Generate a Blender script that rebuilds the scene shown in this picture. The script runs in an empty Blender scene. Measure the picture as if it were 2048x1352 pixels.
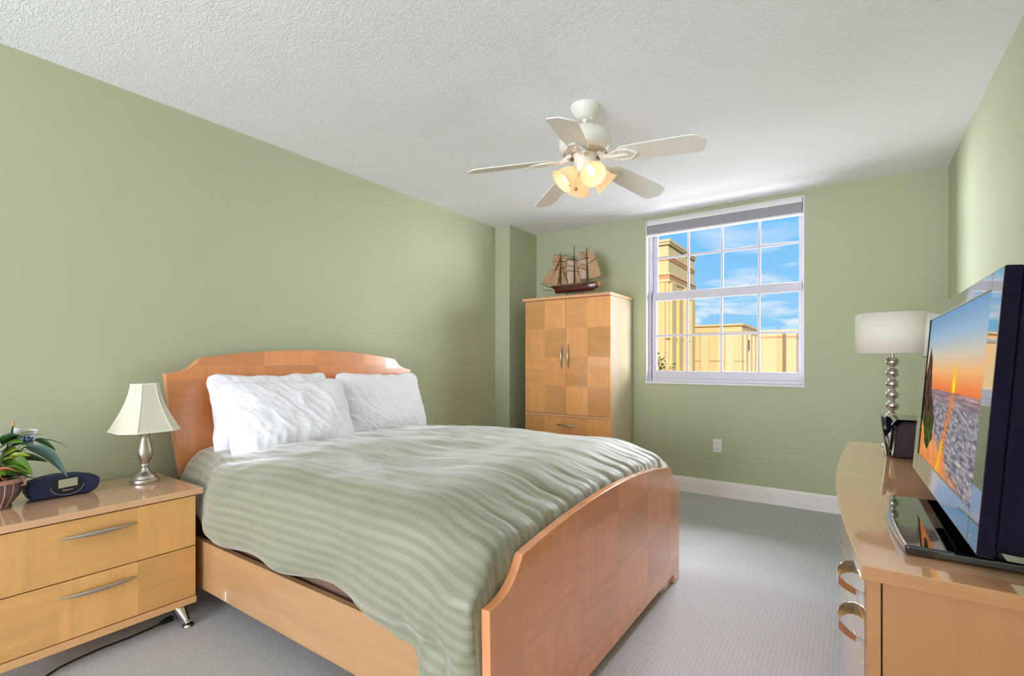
import bpy, bmesh, math, random
from mathutils import Vector, Matrix, noise
random.seed(7)
S = bpy.context.scene
C = S.collection
PI = math.pi

# ------------------------------------------------------------------ camera
F = 984.7
YAW = math.atan((1703 - 1024) / F)
cam_d = bpy.data.cameras.new('camera')
cam_d.sensor_fit = 'HORIZONTAL'
cam_d.sensor_width = 36.0
cam_d.lens = F / 2048 * 36.0
cam_d.shift_y = (721.5 - 676) / 2048
cam_d.clip_start = 0.02
cam_d.clip_end = 500
cam = bpy.data.objects.new('camera', cam_d)
C.objects.link(cam)
cam.location = (0, 0, 1.134)
cam.rotation_euler = (PI / 2, 0, YAW)
S.camera = cam

# ------------------------------------------------------------------ view
S.view_settings.view_transform = 'Standard'
S.view_settings.look = 'None'
S.view_settings.exposure = 0.07
S.view_settings.gamma = 1.0
S.view_settings.use_curve_mapping = False
S.cycles.max_bounces = 10
S.cycles.diffuse_bounces = 6
S.cycles.glossy_bounces = 5
S.cycles.transmission_bounces = 8
S.cycles.transparent_max_bounces = 12
S.cycles.sample_clamp_indirect = 6.0
S.cycles.caustics_reflective = False
S.cycles.caustics_refractive = False
S.cycles.use_denoising = True


def lin(r, g, b):
    def f(c):
        c /= 255.0
        return c / 12.92 if c <= 0.04045 else ((c + 0.055) / 1.055) ** 2.4
    return (f(r), f(g), f(b), 1.0)


# ------------------------------------------------------------------ node helper
class NT:
    def __init__(s, tree):
        s.t = tree; s.n = tree.nodes; s.l = tree.links

    def add(s, typ, **kw):
        n = s.n.new(typ)
        for k, v in kw.items():
            setattr(n, k, v)
        return n

    def put(s, sock, v):
        if v is None:
            return
        if hasattr(v, 'is_linked'):
            s.l.new(v, sock)
        else:
            sock.default_value = v

    def math(s, op, a, b=None, c=None, clamp=False):
        n = s.add('ShaderNodeMath', operation=op)
        n.use_clamp = clamp
        s.put(n.inputs[0], a); s.put(n.inputs[1], b); s.put(n.inputs[2], c)
        return n.outputs[0]

    def mix(s, f, a, b, blend='MIX'):
        n = s.add('ShaderNodeMix', data_type='RGBA', blend_type=blend)
        s.put(n.inputs[0], f); s.put(n.inputs[6], a); s.put(n.inputs[7], b)
        return n.outputs[2]

    def noise(s, vec, scale, detail=4, rough=0.5, dist=0.0):
        n = s.add('ShaderNodeTexNoise')
        s.put(n.inputs['Vector'], vec); n.inputs['Scale'].default_value = scale
        n.inputs['Detail'].default_value = detail; n.inputs['Roughness'].default_value = rough
        n.inputs['Distortion'].default_value = dist
        return n.outputs['Fac']

    def ramp(s, f, stops, interp='LINEAR'):
        n = s.add('ShaderNodeValToRGB')
        n.color_ramp.interpolation = interp
        e = n.color_ramp.elements
        while len(e) < len(stops):
            e.new(0.5)
        for i, (p, c) in enumerate(stops):
            e[i].position = p; e[i].color = c
        s.put(n.inputs[0], f)
        return n.outputs['Color']

    def coords(s, kind='Object'):
        n = s.add('ShaderNodeTexCoord')
        return n.outputs[kind]

    def sep(s, v):
        n = s.add('ShaderNodeSeparateXYZ'); s.put(n.inputs[0], v)
        return n.outputs

    def comb(s, x, y, z):
        n = s.add('ShaderNodeCombineXYZ')
        s.put(n.inputs[0], x); s.put(n.inputs[1], y); s.put(n.inputs[2], z)
        return n.outputs[0]

    def bump(s, h, strength=0.3, dist=0.01):
        n = s.add('ShaderNodeBump')
        n.inputs['Strength'].default_value = strength
        n.inputs['Distance'].default_value = dist
        s.put(n.inputs['Height'], h)
        return n.outputs[0]


# ------------------------------------------------------------------ world (sky seen through the window)
W = bpy.data.worlds.new('sky')
S.world = W
W.use_nodes = True
w = NT(W.node_tree)
w.n.clear()
gv = w.coords('Generated')
gx, gy, gz = w.sep(gv)
base = w.ramp(gz, [(0.0, lin(150, 205, 240)), (0.12, lin(137, 201, 246)), (0.30, lin(112, 190, 250)), (0.7, lin(80, 160, 235))])
den = w.math('ADD', w.math('MAXIMUM', gz, 0.0), 0.18)
cv = w.comb(w.math('DIVIDE', gx, den), w.math('DIVIDE', gy, den), 0.0)
cn = w.noise(cv, 1.7, 8, 0.62, 0.6)
cf = w.math('MULTIPLY', w.math('SUBTRACT', cn, 0.50), 7.0, clamp=True)
fade = w.math('SUBTRACT', 1.0, w.math('MULTIPLY', w.math('SUBTRACT', gz, 0.16), 7.0, clamp=True), clamp=True)
cf = w.math('MULTIPLY', w.math('MULTIPLY', cf, fade), 0.85)
skyc = w.mix(cf, base, lin(238, 242, 246))
bg = w.add('ShaderNodeBackground')
w.l.new(skyc, bg.inputs[0])
bg.inputs[1].default_value = 1.0
wo = w.add('ShaderNodeOutputWorld')
w.l.new(bg.outputs[0], wo.inputs[0])


# ------------------------------------------------------------------ lights
def area(name, loc, target, sx, sy, power, col):
    d = bpy.data.lights.new(name, 'AREA')
    d.shape = 'RECTANGLE'; d.size = sx; d.size_y = sy; d.energy = power; d.color = col
    o = bpy.data.objects.new(name, d)
    C.objects.link(o)
    o.location = loc
    o.rotation_euler = (Vector(target) - Vector(loc)).to_track_quat('-Z', 'Y').to_euler()
    return o


sd = bpy.data.lights.new('sun', 'SUN')
sd.energy = 4.3; sd.angle = 0.02; sd.color = (1.0, 0.93, 0.80)
so = bpy.data.objects.new('sun', sd); C.objects.link(so)
so.rotation_euler = Vector((-0.30, 0.80, -0.50)).to_track_quat('-Z', 'Y').to_euler()
# daylight area lamps outside the window in view, plus an added fill behind the camera
area('daylight_window', (2.7, 7.1, 1.6), (-1.5, 3.4, 1.35), 2.6, 2.6, 860, (0.88, 0.93, 1.0))
area('daylight_from_ground', (-.9, 6.3, -.35), (-.9, 3.4, 2.5), 3.4, 1.5, 165, (0.95, 0.95, 1.0))
area('daylight_west', (-5.3, 7.3, 1.9), (.1, 2.9, 1.5), 2.6, 2.6, 1150, (0.88, 0.91, 1.0))
area('daylight_high', (-.7, 8.8, 4.9), (-1.0, 2.7, .9), 3.2, 1.7, 1300, (0.88, 0.91, 1.0))
area('fill_behind_camera', (-1.35, -3.95, 0.95), (-1.35, 1.0, 2.6), 3.2, 2.1, 320, (0.875, 0.885, 1.0))  # added fill lamp, shining in through the made-up doors

# ------------------------------------------------------------------ materials


def new_mat(name):
    m = bpy.data.materials.new(name)
    m.use_nodes = True
    t = NT(m.node_tree)
    b = t.n['Principled BSDF']
    return m, t, b


def plain(name, col, rough=0.5, metal=0.0, coat=0.0, coat_rough=0.03, spec=0.5, bump=None, var=0.0, emis=None, estr=0.0):
    m, t, b = new_mat(name)
    b.inputs['Base Color'].default_value = col
    b.inputs['Roughness'].default_value = rough
    b.inputs['Metallic'].default_value = metal
    b.inputs['Coat Weight'].default_value = coat
    b.inputs['Coat Roughness'].default_value = coat_rough
    b.inputs['Specular IOR Level'].default_value = spec
    v = t.coords()
    if var:
        n = t.noise(v, 6.0, 5)
        c2 = tuple(x * (1 - var) for x in col[:3]) + (1,)
        t.put(b.inputs['Base Color'], t.mix(n, col, c2))
    if bump:
        sc, st, di = bump
        t.put(b.inputs['Normal'], t.bump(t.noise(v, sc, 5, 0.6), st, di))
    if emis:
        b.inputs['Emission Color'].default_value = emis
        b.inputs['Emission Strength'].default_value = estr
    return m


def wood(name, col, p='Y', q='Z', tile=None, off=(0, 0), along='p', rough=0.22, coat=0.8, contrast=0.16, tone=0.10, coat_rough=0.03):
    """maple veneer; with tile=(a,b) a patchwork of squares whose grain alternates"""
    m, t, b = new_mat(name)
    x = t.sep(t.coords())
    ax = {'X': x[0], 'Y': x[1], 'Z': x[2]}
    P, Q = ax[p], ax[q]
    R = [ax[k] for k in 'XYZ' if k not in (p, q)][0]
    lo = tuple(c * (1 - contrast) for c in col[:3]) + (1,)
    hi = tuple(min(1, c * (1 + contrast * 0.6)) for c in col[:3]) + (1,)

    def grain(seed, ap):
        a, c = (1.6, 22.0) if ap else (22.0, 1.6)
        v = t.comb(t.math('MULTIPLY', P, a), t.math('MULTIPLY', Q, c), t.math('ADD', t.math('MULTIPLY', R, 22.0), seed))
        return t.noise(v, 1.0, 6, 0.6, 0.8)

    def cloud(seed):
        v = t.comb(t.math('MULTIPLY', P, 5.0), t.math('MULTIPLY', Q, 5.0), seed)
        return t.noise(v, 1.0, 3, 0.5, 1.5)
    if tile:
        cp = t.math('FLOOR', t.math('DIVIDE', t.math('SUBTRACT', P, off[0]), tile[0]))
        cq = t.math('FLOOR', t.math('DIVIDE', t.math('SUBTRACT', Q, off[1]), tile[1]))
        wn = t.add('ShaderNodeTexWhiteNoise', noise_dimensions='2D')
        t.put(wn.inputs['Vector'], t.comb(cp, cq, 0.0))
        rnd = wn.outputs['Value']
        seed = t.math('MULTIPLY', rnd, 37.0)
        par = t.math('ABSOLUTE', t.math('MODULO', t.math('ADD', cp, cq), 2.0))
        g1 = grain(seed, True); g2 = grain(seed, False)
        g = t.math('ADD', t.math('MULTIPLY', g1, t.math('SUBTRACT', 1.0, par)), t.math('MULTIPLY', g2, par))
        shade = t.math('ADD', t.math('MULTIPLY', rnd, tone), t.math('ADD', 1.0 - tone, t.math('MULTIPLY', par, tone * 0.7)))
    else:
        seed = 3.3
        g = grain(seed, along == 'p')
        shade = 1.0
    g = t.math('ADD', t.math('MULTIPLY', g, 0.65), t.math('MULTIPLY', cloud(seed), 0.35))
    colr = t.ramp(g, [(0.28, lo), (0.72, hi)])
    if tile:
        colr = t.mix(1.0, colr, t.comb(shade, shade, shade), 'MULTIPLY')
    t.put(b.inputs['Base Color'], colr)
    b.inputs['Roughness'].default_value = rough
    b.inputs['Coat Weight'].default_value = coat
    b.inputs['Coat Roughness'].default_value = coat_rough
    return m


M = {}
M['wall'] = plain('green_wall_paint', lin(184, 190, 158), 0.75, bump=(160, 0.10, 0.002), spec=0.25)
M['trim'] = plain('white_trim_paint', lin(242, 236, 236), 0.35)
M['white_frame'] = plain('white_window_vinyl', lin(206, 202, 214), 0.35)
M['reveal'] = plain('white_window_return', lin(228, 230, 232), 0.5)
# ceiling with knockdown texture
m, t, b = new_mat('white_textured_ceiling')
v = t.coords()
vv = t.add('ShaderNodeVectorMath', operation='MULTIPLY'); t.put(vv.inputs[0], v); vv.inputs[1].default_value = (1.0, 1.7, 1.0)
n1 = t.noise(vv.outputs[0], 42, 4, 0.55, 1.2)
n1 = t.ramp(n1, [(0.40, (0, 0, 0, 1)), (0.58, (1, 1, 1, 1))])
t.put(b.inputs['Normal'], t.bump(n1, 0.45, 0.004))
b.inputs['Base Color'].default_value = lin(246, 247, 252)
b.inputs['Roughness'].default_value = 0.7
b.inputs['Specular IOR Level'].default_value = 0.3
M['ceiling'] = m
# carpet
m, t, b = new_mat('grey_loop_carpet')
x = t.sep(t.coords())
rows = t.math('SINE', t.math('MULTIPLY', x[0], 2 * PI / 0.017))
v1 = t.comb(t.math('MULTIPLY', x[0], 110.0), t.math('MULTIPLY', x[1], 190.0), 0.0)
n1 = t.noise(v1, 1.0, 3, 0.6)
n2 = t.noise(t.coords(), 420, 2, 0.6)
n3 = t.noise(t.coords(), 3.0, 3, 0.5)
h = t.math('ADD', t.math('MULTIPLY', n1, 0.7), t.math('ADD', t.math('MULTIPLY', n2, 0.6), t.math('MULTIPLY', rows, 0.05)))
colr = t.ramp(h, [(0.36, lin(118, 117, 116)), (0.58, lin(184, 183, 183)), (0.85, lin(204, 203, 203))])
colr = t.mix(t.math('MULTIPLY', n3, 0.25), colr, lin(158, 154, 152))
t.put(b.inputs['Base Color'], colr)
t.put(b.inputs['Normal'], t.bump(h, 0.7, 0.006))
b.inputs['Roughness'].default_value = 0.95
b.inputs['Specular IOR Level'].default_value = 0.1
b.inputs['Sheen Weight'].default_value = 0.3
M['carpet'] = m

MAPLE = lin(222, 178, 112)
MAPLE_O = lin(236, 158, 106)
M['nickel'] = plain('brushed_nickel', lin(200, 193, 186), 0.28, metal=1.0)
M['chrome'] = plain('polished_chrome', lin(225, 225, 228), 0.06, metal=1.0)
M['gloss_black'] = plain('gloss_black_plastic', lin(14, 14, 20), 0.04, coat=1.0)
M['matte_black'] = plain('matte_black_plastic', lin(44, 42, 46), 0.45, bump=(500, 0.15, 0.001))
M['side_black'] = plain('satin_black_plastic', lin(24, 22, 32), 0.5, spec=0.0)
M['dock_top'] = plain('smoked_chrome', lin(120, 118, 122), 0.05, metal=1.0)
M['button_black'] = plain('dark_grey_button', lin(36, 34, 44), 0.5)
M['grille'] = plain('speaker_cloth', lin(48, 36, 46), 0.85, bump=(600, 0.3, 0.001))
M['navy'] = plain('navy_speaker_cloth', lin(28, 42, 84), 0.7, bump=(700, 0.3, 0.001))
M['dark_plastic'] = plain('dark_plastic', lin(20, 24, 36), 0.35)
M['lcd'] = plain('grey_display', lin(176, 182, 160), 0.2, coat=0.6)
M['grey_line'] = plain('grey_printed_line', lin(150, 150, 160), 0.4)
M['white_print'] = plain('white_print', lin(225, 225, 225), 0.5)
M['shade'] = plain('ivory_shade_fabric', lin(226, 220, 200), 0.85, bump=(350, 0.1, 0.001), spec=0.2)
M['shade_rib'] = plain('ivory_shade_piping', lin(238, 233, 218), 0.8)
M['drum'] = plain('white_linen_shade', lin(226, 222, 210), 0.85, bump=(300, 0.15, 0.001), spec=0.2)
M['pillow'] = plain('white_cotton', lin(248, 247, 255), 0.8, bump=(55, 0.12, 0.004), spec=0.2)
M['fan_white'] = plain('white_fan_enamel', lin(240, 238, 228), 0.25, coat=0.4)
M['fan_blade'] = plain('white_fan_blade', lin(244, 240, 234), 0.35)
M['fan_groove'] = plain('fan_vent_shadow', lin(120, 96, 78), 0.6)
M['cord'] = plain('black_cord_rubber', lin(14, 14, 15), 0.45)
M['dark_gap'] = plain('dark_gap', lin(36, 22, 14), 0.8)
M['leaf_dark'] = plain('dark_green_leaf', lin(52, 96, 48), 0.35, var=0.5)
M['leaf_lime'] = plain('lime_leaf', lin(150, 170, 40), 0.4, var=0.35)
M['leaf_mid'] = plain('mid_green_leaf', lin(96, 138, 40), 0.35, var=0.4)
M['leaf_blue'] = plain('silver_blue_leaf', lin(120, 165, 165), 0.3, var=0.6)
M['leaf_red'] = plain('russet_leaf', lin(190, 110, 72), 0.5, var=0.3)
M['soil'] = plain('potting_soil', lin(52, 38, 30), 0.95, bump=(60, 0.6, 0.01))
M['pot'] = plain('glazed_purple_pot', lin(112, 92, 110), 0.2, coat=0.8, var=0.4)
M['pot_rim'] = plain('pink_pot_rim', lin(190, 140, 130), 0.3, coat=0.5)
M['blind'] = plain('grey_cellular_shade', lin(186, 184, 192), 0.8)
M['headrail'] = plain('white_headrail', lin(232, 232, 234), 0.5)
M['plate'] = plain('white_outlet_plastic', lin(236, 234, 236), 0.35)
M['slot'] = plain('outlet_slot', lin(60, 55, 60), 0.6)
M['hull'] = plain('dark_varnished_hull', lin(78, 26, 26), 0.3, coat=0.5, var=0.5)
M['hull_trim'] = plain('orange_wood_deck', lin(176, 92, 44), 0.35, var=0.4)
M['spar'] = plain('dark_mast_wood', lin(50, 32, 24), 0.5)
M['sail'] = plain('tea_dyed_sailcloth', lin(206, 168, 128), 0.85, var=0.25, bump=(60, 0.4, 0.004))
M['sail_pale'] = plain('pale_sailcloth', lin(222, 196, 172), 0.85, var=0.25, bump=(60, 0.4, 0.004))
M['rigging'] = plain('rigging_thread', lin(84, 66, 52), 0.8)
M['brass'] = plain('brass_ball', lin(205, 150, 80), 0.35, metal=0.3)
M['flag'] = plain('white_flag_cloth', lin(236, 236, 244), 0.8)
M['flag_blue'] = plain('blue_flag_print', lin(40, 96, 190), 0.7)
# stucco
def stucco(name, col):
    m, t, b = new_mat(name)
    v = t.coords()
    n = t.noise(v, 1.2, 5)
    t.put(b.inputs['Base Color'], t.mix(n, col, tuple(c * 0.88 for c in col[:3]) + (1,)))
    t.put(b.inputs['Normal'], t.bump(t.noise(v, 30, 3), 0.2, 0.02))
    b.inputs['Roughness'].default_value = 0.9
    b.inputs['Specular IOR Level'].default_value = 0.1
    return m
M['stucco'] = stucco('tan_stucco', lin(240, 194, 134))
M['stucco_lt'] = stucco('light_tan_stucco', lin(242, 200, 144))
M['stucco_or'] = stucco('orange_stucco_band', lin(222, 150, 104))
M['stucco_dk'] = stucco('brown_stucco_joint', lin(150, 116, 70))
M['ground'] = stucco('dry_ground', lin(150, 150, 110))
m, t, b = new_mat('lit_frosted_glass')
b.inputs['Base Color'].default_value = lin(236, 214, 178)
b.inputs['Roughness'].default_value = 0.3
b.inputs['Emission Color'].default_value = (1.0, 0.86, 0.68, 1)
b.inputs['Emission Strength'].default_value = 0.26
tr = t.add('ShaderNodeBsdfTranslucent'); tr.inputs['Color'].default_value = lin(255, 238, 212)
mx = t.add('ShaderNodeMixShader'); mx.inputs[0].default_value = 0.45
t.l.new(b.outputs[0], mx.inputs[1]); t.l.new(tr.outputs[0], mx.inputs[2])
t.l.new(mx.outputs[0], t.n['Material Output'].inputs[0])
M['lamp_glass'] = m
M['bulb'] = plain('lit_bulb', (1, 1, 1, 1), 0.4, emis=(1.0, 0.90, 0.68, 1), estr=5.0)
# window glass: thin pane
m, t, b = new_mat('window_glass')
t.n.remove(b)
tr = t.add('ShaderNodeBsdfTransparent'); gl = t.add('ShaderNodeBsdfGlossy'); gl.inputs['Roughness'].default_value = 0.0
fr = t.add('ShaderNodeFresnel'); fr.inputs['IOR'].default_value = 1.45
mx = t.add('ShaderNodeMixShader'); t.put(mx.inputs[0], t.math('MULTIPLY', fr.outputs[0], 0.12))
t.l.new(tr.outputs[0], mx.inputs[1]); t.l.new(gl.outputs[0], mx.inputs[2])
t.l.new(mx.outputs[0], t.n['Material Output'].inputs[0])
M['glass'] = m
# duvet: satin stripe from UV.y
m, t, b = new_mat('sage_satin_stripe')
x = t.sep(t.coords('UV'))
st = t.math('SINE', t.math('MULTIPLY', x[1], 2 * PI / 0.034))
st = t.math('MULTIPLY_ADD', st, 5.0, 0.5, clamp=True)
fine = t.math('SINE', t.math('MULTIPLY', x[1], 2 * PI / 0.0042))
colr = t.mix(st, lin(132, 132, 109), lin(144, 144, 120))
t.put(b.inputs['Base Color'], colr)
t.put(b.inputs['Roughness'], t.math('SUBTRACT', 0.62, t.math('MULTIPLY', st, 0.14)))
b.inputs['Sheen Weight'].default_value = 0.9
b.inputs['Sheen Roughness'].default_value = 0.4
b.inputs['Specular IOR Level'].default_value = 0.5
t.put(b.inputs['Normal'], t.bump(t.math('ADD', t.noise(t.coords(), 30, 3), t.math('MULTIPLY', fine, 0.02)), 0.12, 0.006))
M['duvet'] = m

# ------------------------------------------------------------------ object helpers
ORG = {}


def link(o):
    C.objects.link(o)
    return o


def tag(o, label=None, cat=None, group=None, kind=None):
    if label: o['label'] = label
    if cat: o['category'] = cat
    if group: o['group'] = group
    if kind: o['kind'] = kind
    return o


def thing(name, label, cat, loc=(0, 0, 0), group=None):
    o = link(bpy.data.objects.new(name, None))
    o.empty_display_size = 0.05
    o.location = loc
    ORG[o.name] = Vector(loc)
    return tag(o, label, cat, group)


class MB:
    """collects shapes in world (or thing-local) coordinates"""
    def __init__(s):
        s.v = []; s.f = []; s.uv = None

    def add(s, vs, fs):
        k = len(s.v)
        s.v += [tuple(p) for p in vs]
        s.f += [tuple(i + k for i in f) for f in fs]
        return s

    def box(s, x0, x1, y0, y1, z0, z1):
        v = [(x, y, z) for z in (z0, z1) for y in (y0, y1) for x in (x0, x1)]
        return s.add(v, [(0, 2, 3, 1), (4, 5, 7, 6), (0, 1, 5, 4), (2, 6, 7, 3), (0, 4, 6, 2), (1, 3, 7, 5)])

    def prism(s, pts, a0, a1, axis='X'):
        """closed outline pts (two coords) extruded along axis from a0 to a1; X: (y,z), Y: (x,z), Z: (x,y)"""
        def P(p, a):
            return {'X': (a, p[0], p[1]), 'Y': (p[0], a, p[1]), 'Z': (p[0], p[1], a)}[axis]
        n = len(pts)
        v = [P(p, a0) for p in pts] + [P(p, a1) for p in pts]
        f = [tuple(range(n))[::-1], tuple(range(n, 2 * n))]
        f += [(i, (i + 1) % n, n + (i + 1) % n, n + i) for i in range(n)]
        return s.add(v, f)

    def lathe(s, prof, c, seg=32, axis=(0, 0, 1), start=None):
        """prof: (radius, height) list along axis from c"""
        ax = Vector(axis).normalized()
        u = ax.orthogonal().normalized() if abs(ax.z) < 0.999 else Vector((1, 0, 0))
        w_ = ax.cross(u)
        c = Vector(c)
        v = []; f = []
        for r, h in prof:
            for k in range(seg):
                a = 2 * PI * k / seg
                v.append(c + ax * h + (u * math.cos(a) + w_ * math.sin(a)) * max(r, 1e-5))
        for j in range(len(prof) - 1):
            for k in range(seg):
                a, b2 = j * seg + k, j * seg + (k + 1) % seg
                f.append((a, b2, b2 + seg, a + seg))
        f.append(tuple(range(seg))[::-1])
        f.append(tuple(range((len(prof) - 1) * seg, len(prof) * seg)))
        return s.add(v, f)

    def tube(s, pts, rad, seg=8):
        pts = [Vector(p) for p in pts]
        n = len(pts)
        rs = rad if isinstance(rad, (list, tuple)) else [rad] * n
        v = []; f = []
        up = None
        for i, p in enumerate(pts):
            d = (pts[min(i + 1, n - 1)] - pts[max(i - 1, 0)]).normalized()
            if up is None:
                up = d.orthogonal().normalized()
            else:
                up = (up - d * up.dot(d))
                up = up.normalized() if up.length > 1e-6 else d.orthogonal().normalized()
            sd_ = d.cross(up)
            for k in range(seg):
                a = 2 * PI * k / seg
                v.append(p + (up * math.cos(a) + sd_ * math.sin(a)) * rs[i])
        for i in range(n - 1):
            for k in range(seg):
                a, b2 = i * seg + k, i * seg + (k + 1) % seg
                f.append((a, b2, b2 + seg, a + seg))
        f.append(tuple(range(seg))[::-1]); f.append(tuple(range((n - 1) * seg, n * seg)))
        return s.add(v, f)

    def ball(s, c, r, seg=20, rings=12, sc=(1, 1, 1)):
        v = []; f = []
        for i in range(rings + 1):
            th = PI * i / rings
            for k in range(seg):
                a = 2 * PI * k / seg
                v.append((c[0] + r * sc[0] * math.sin(th) * math.cos(a), c[1] + r * sc[1] * math.sin(th) * math.sin(a), c[2] + r * sc[2] * math.cos(th)))
        for i in range(rings):
            for k in range(seg):
                a, b2 = i * seg + k, i * seg + (k + 1) % seg
                f.append((a, a + seg, b2 + seg, b2))
        return s.add(v, f)

    def grid(s, fn, nu, nv):
        v = [fn(i / nu, j / nv) for j in range(nv + 1) for i in range(nu + 1)]
        f = [(j * (nu + 1) + i, j * (nu + 1) + i + 1, (j + 1) * (nu + 1) + i + 1, (j + 1) * (nu + 1) + i) for j in range(nv) for i in range(nu)]
        return s.add(v, f)

    def build(s, name, mat, parent=None, bevel=0, smooth=True, solid=0, sub=0, org=None, seg=2):
        o_ = Vector(org) if org is not None else (ORG.get(parent.name, Vector()) if parent else Vector())
        me = bpy.data.meshes.new(name)
        me.from_pydata([tuple(Vector(p) - o_) for p in s.v], [], s.f)
        me.validate()
        bm = bmesh.new(); bm.from_mesh(me)
        bmesh.ops.remove_doubles(bm, verts=bm.verts, dist=1e-6)
        if not s.uv:
            bmesh.ops.recalc_face_normals(bm, faces=bm.faces)
        bm.to_mesh(me); bm.free()
        if s.uv:
            lay = me.uv_layers.new(name='UVMap')
            for l in me.loops:
                lay.data[l.index].uv = s.uv(me.vertices[l.vertex_index].co, l.vertex_index)
        o = link(bpy.data.objects.new(name, me))
        me.materials.append(mat)
        if smooth:
            me.polygons.foreach_set('use_smooth', [True] * len(me.polygons))
            if not (sub or solid):
                try:
                    me.set_sharp_from_angle(angle=math.radians(38))
                except Exception:
                    pass
        if solid:
            md = o.modifiers.new('thickness', 'SOLIDIFY'); md.thickness = solid; md.offset = 0
        if bevel:
            md = o.modifiers.new('bevel', 'BEVEL'); md.width = bevel; md.segments = seg; md.limit_method = 'ANGLE'; md.angle_limit = math.radians(40)
            md.harden_normals = True
        if sub:
            md = o.modifiers.new('subdivision', 'SUBSURF'); md.levels = sub; md.render_levels = sub
        if parent is not None:
            o.parent = parent
            ORG[o.name] = o_
        else:
            o.location = o_
            ORG[o.name] = o_
        return o


def bx(*a):
    return MB().box(*a)


def struct(o):
    o['kind'] = 'structure'
    return o


# ================================================================== ROOM
XL, XR, YB, YR, H = -2.88, 0.535, 4.38, -3.6, 2.44
struct(bx(XL - .15, XR + .15, YR - .15, YB + .15, -0.12, 0).build('floor', M['carpet']))
struct(bx(XL - .15, XR + .15, YR - .15, YB + .15, H, H + .12).build('ceiling', M['ceiling']))
wl = MB().box(XL - .15, XL, YR - .15, YB + .15, 0, H)
wl.box(XL, -2.709, 3.886, YB, 0, H)
struct(wl.build('wall_left', M['wall'], smooth=False))
struct(bx(XR, XR + .15, YR - .15, YB + .15, 0, H).build('wall_right', M['wall'], smooth=False))
WX0, WX1, WZ0, WZ1 = -1.54, -0.298, 0.945, 2.40
wb = MB()
wb.box(XL, WX0, YB, YB + .15, 0, H); wb.box(WX1, XR, YB, YB + .15, 0, H)
wb.box(WX0, WX1, YB, YB + .15, 0, WZ0); wb.box(WX0, WX1, YB, YB + .15, WZ1, H)
struct(wb.build('wall_back', M['wall'], smooth=False))
DX0, DX1, DZ1 = -2.75, 0.05, 2.10
wr = MB()
wr.box(XL, DX0, YR - .15, YR, 0, H); wr.box(DX1, XR, YR - .15, YR, 0, H); wr.box(DX0, DX1, YR - .15, YR, DZ1, H)
struct(wr.build('wall_front', M['wall'], smooth=False))
# invented glazed doors behind the camera, added to let the fill lamp in
dr = MB()
for a, b_ in ((DX0, DX0 + .09), (-1.40, -1.30), (DX1 - .09, DX1)):
    dr.box(a, b_, YR - .10, YR - .05, 0, DZ1)
dr.box(DX0, DX1, YR - .10, YR - .05, DZ1 - .09, DZ1); dr.box(DX0, DX1, YR - .10, YR - .05, 0, .12)
dd = struct(dr.build('added_glazed_door', M['white_frame'], bevel=.004))
bx(DX0 + .09, DX1 - .09, YR - .077, YR - .073, .12, DZ1 - .09).build('pane', M['glass'], dd)


def baseboard(name, axis, fixed, a0, a1, sgn):
    prof = [(0, 0), (0.016, 0), (0.016, 0.088), (0.013, 0.092), (0.0115, 0.096), (0.0145, 0.099), (0.0145, 0.106), (0.010, 0.110), (0.009, 0.113), (0.011, 0.116), (0.009, 0.124), (0.004, 0.128), (0, 0.128)]
    if axis == 'X':     # runs along X, on wall y=fixed, sticks out by sgn
        pts = [(fixed + sgn * d, z) for d, z in prof]
        mb = MB().prism(pts, a0, a1, 'X')
    else:
        pts = [(fixed + sgn * d, z) for d, z in prof]
        mb = MB().prism(pts, a0, a1, 'Y')
    return struct(mb.build(name, M['trim'], smooth=False))


baseboard('baseboard_back', 'X', YB, -2.709, XR, -1)
baseboard('baseboard_left', 'Y', XL, YR, 3.886, 1)
baseboard('baseboard_right', 'Y', XR, YR, YB, -1)

# window_1 ---------------------------------------------------------
wr_ = MB()   # painted returns and sill
wr_.box(WX0, WX0 + .008, YB - .002, YB + .11, WZ0, WZ1)
wr_.box(WX1 - .008, WX1, YB - .002, YB + .11, WZ0, WZ1)
wr_.box(WX0, WX1, YB - .002, YB + .11, WZ1 - .008, WZ1)
win = struct(wr_.build('window_1', M['reveal'], bevel=.002, org=(WX0, YB, WZ0)))
bx(WX0 - .004, WX1 + .004, YB - .010, YB + .11, WZ0 - .016, WZ0 + .002).build('window_sill', M['reveal'], win, bevel=.003)
YS = 4.445
fr_ = MB()
fr_.box(WX0 + .008, -1.505, YS - .01, YS + .06, WZ0, WZ1)
fr_.box(-.312, WX1 - .008, YS - .01, YS + .06, WZ0, WZ1)
fr_.box(-1.505, -.312, YS - .01, YS + .06, 2.33, WZ1)
fr_.box(-1.505, -.312, YS - .01, YS + .06, WZ0, .975)
fr_.build('window_frame', M['white_frame'], win, bevel=.004)
SX0, SX1 = -1.463, -.341


def sash(name, x0, x1, z0, z1, gx0, gx1, gz0, gz1, y, zm, th):
    sb = MB()
    sb.box(x0, gx0, y, y + th, z0, z1); sb.box(gx1, x1, y, y + th, z0, z1)
    sb.box(gx0, gx1, y, y + th, z0, gz0); sb.box(gx0, gx1, y, y + th, gz1, z1)
    s_ = sb.build(name, M['white_frame'], win, bevel=.003)
    mb = MB()
    for xc in (-1.190, -.909, -.622):
        mb.box(xc - .0095, xc + .0095, y + .004, y + .022, gz0, gz1)
    mb.box(gx0, gx1, y + .005, y + .021, zm - .0095, zm + .0095)
    mb.build('muntin', M['white_frame'], s_, bevel=.002)
    bx(gx0, gx1, y + .011, y + .015, gz0, gz1).build('pane', M['glass'], s_, smooth=False)


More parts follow.
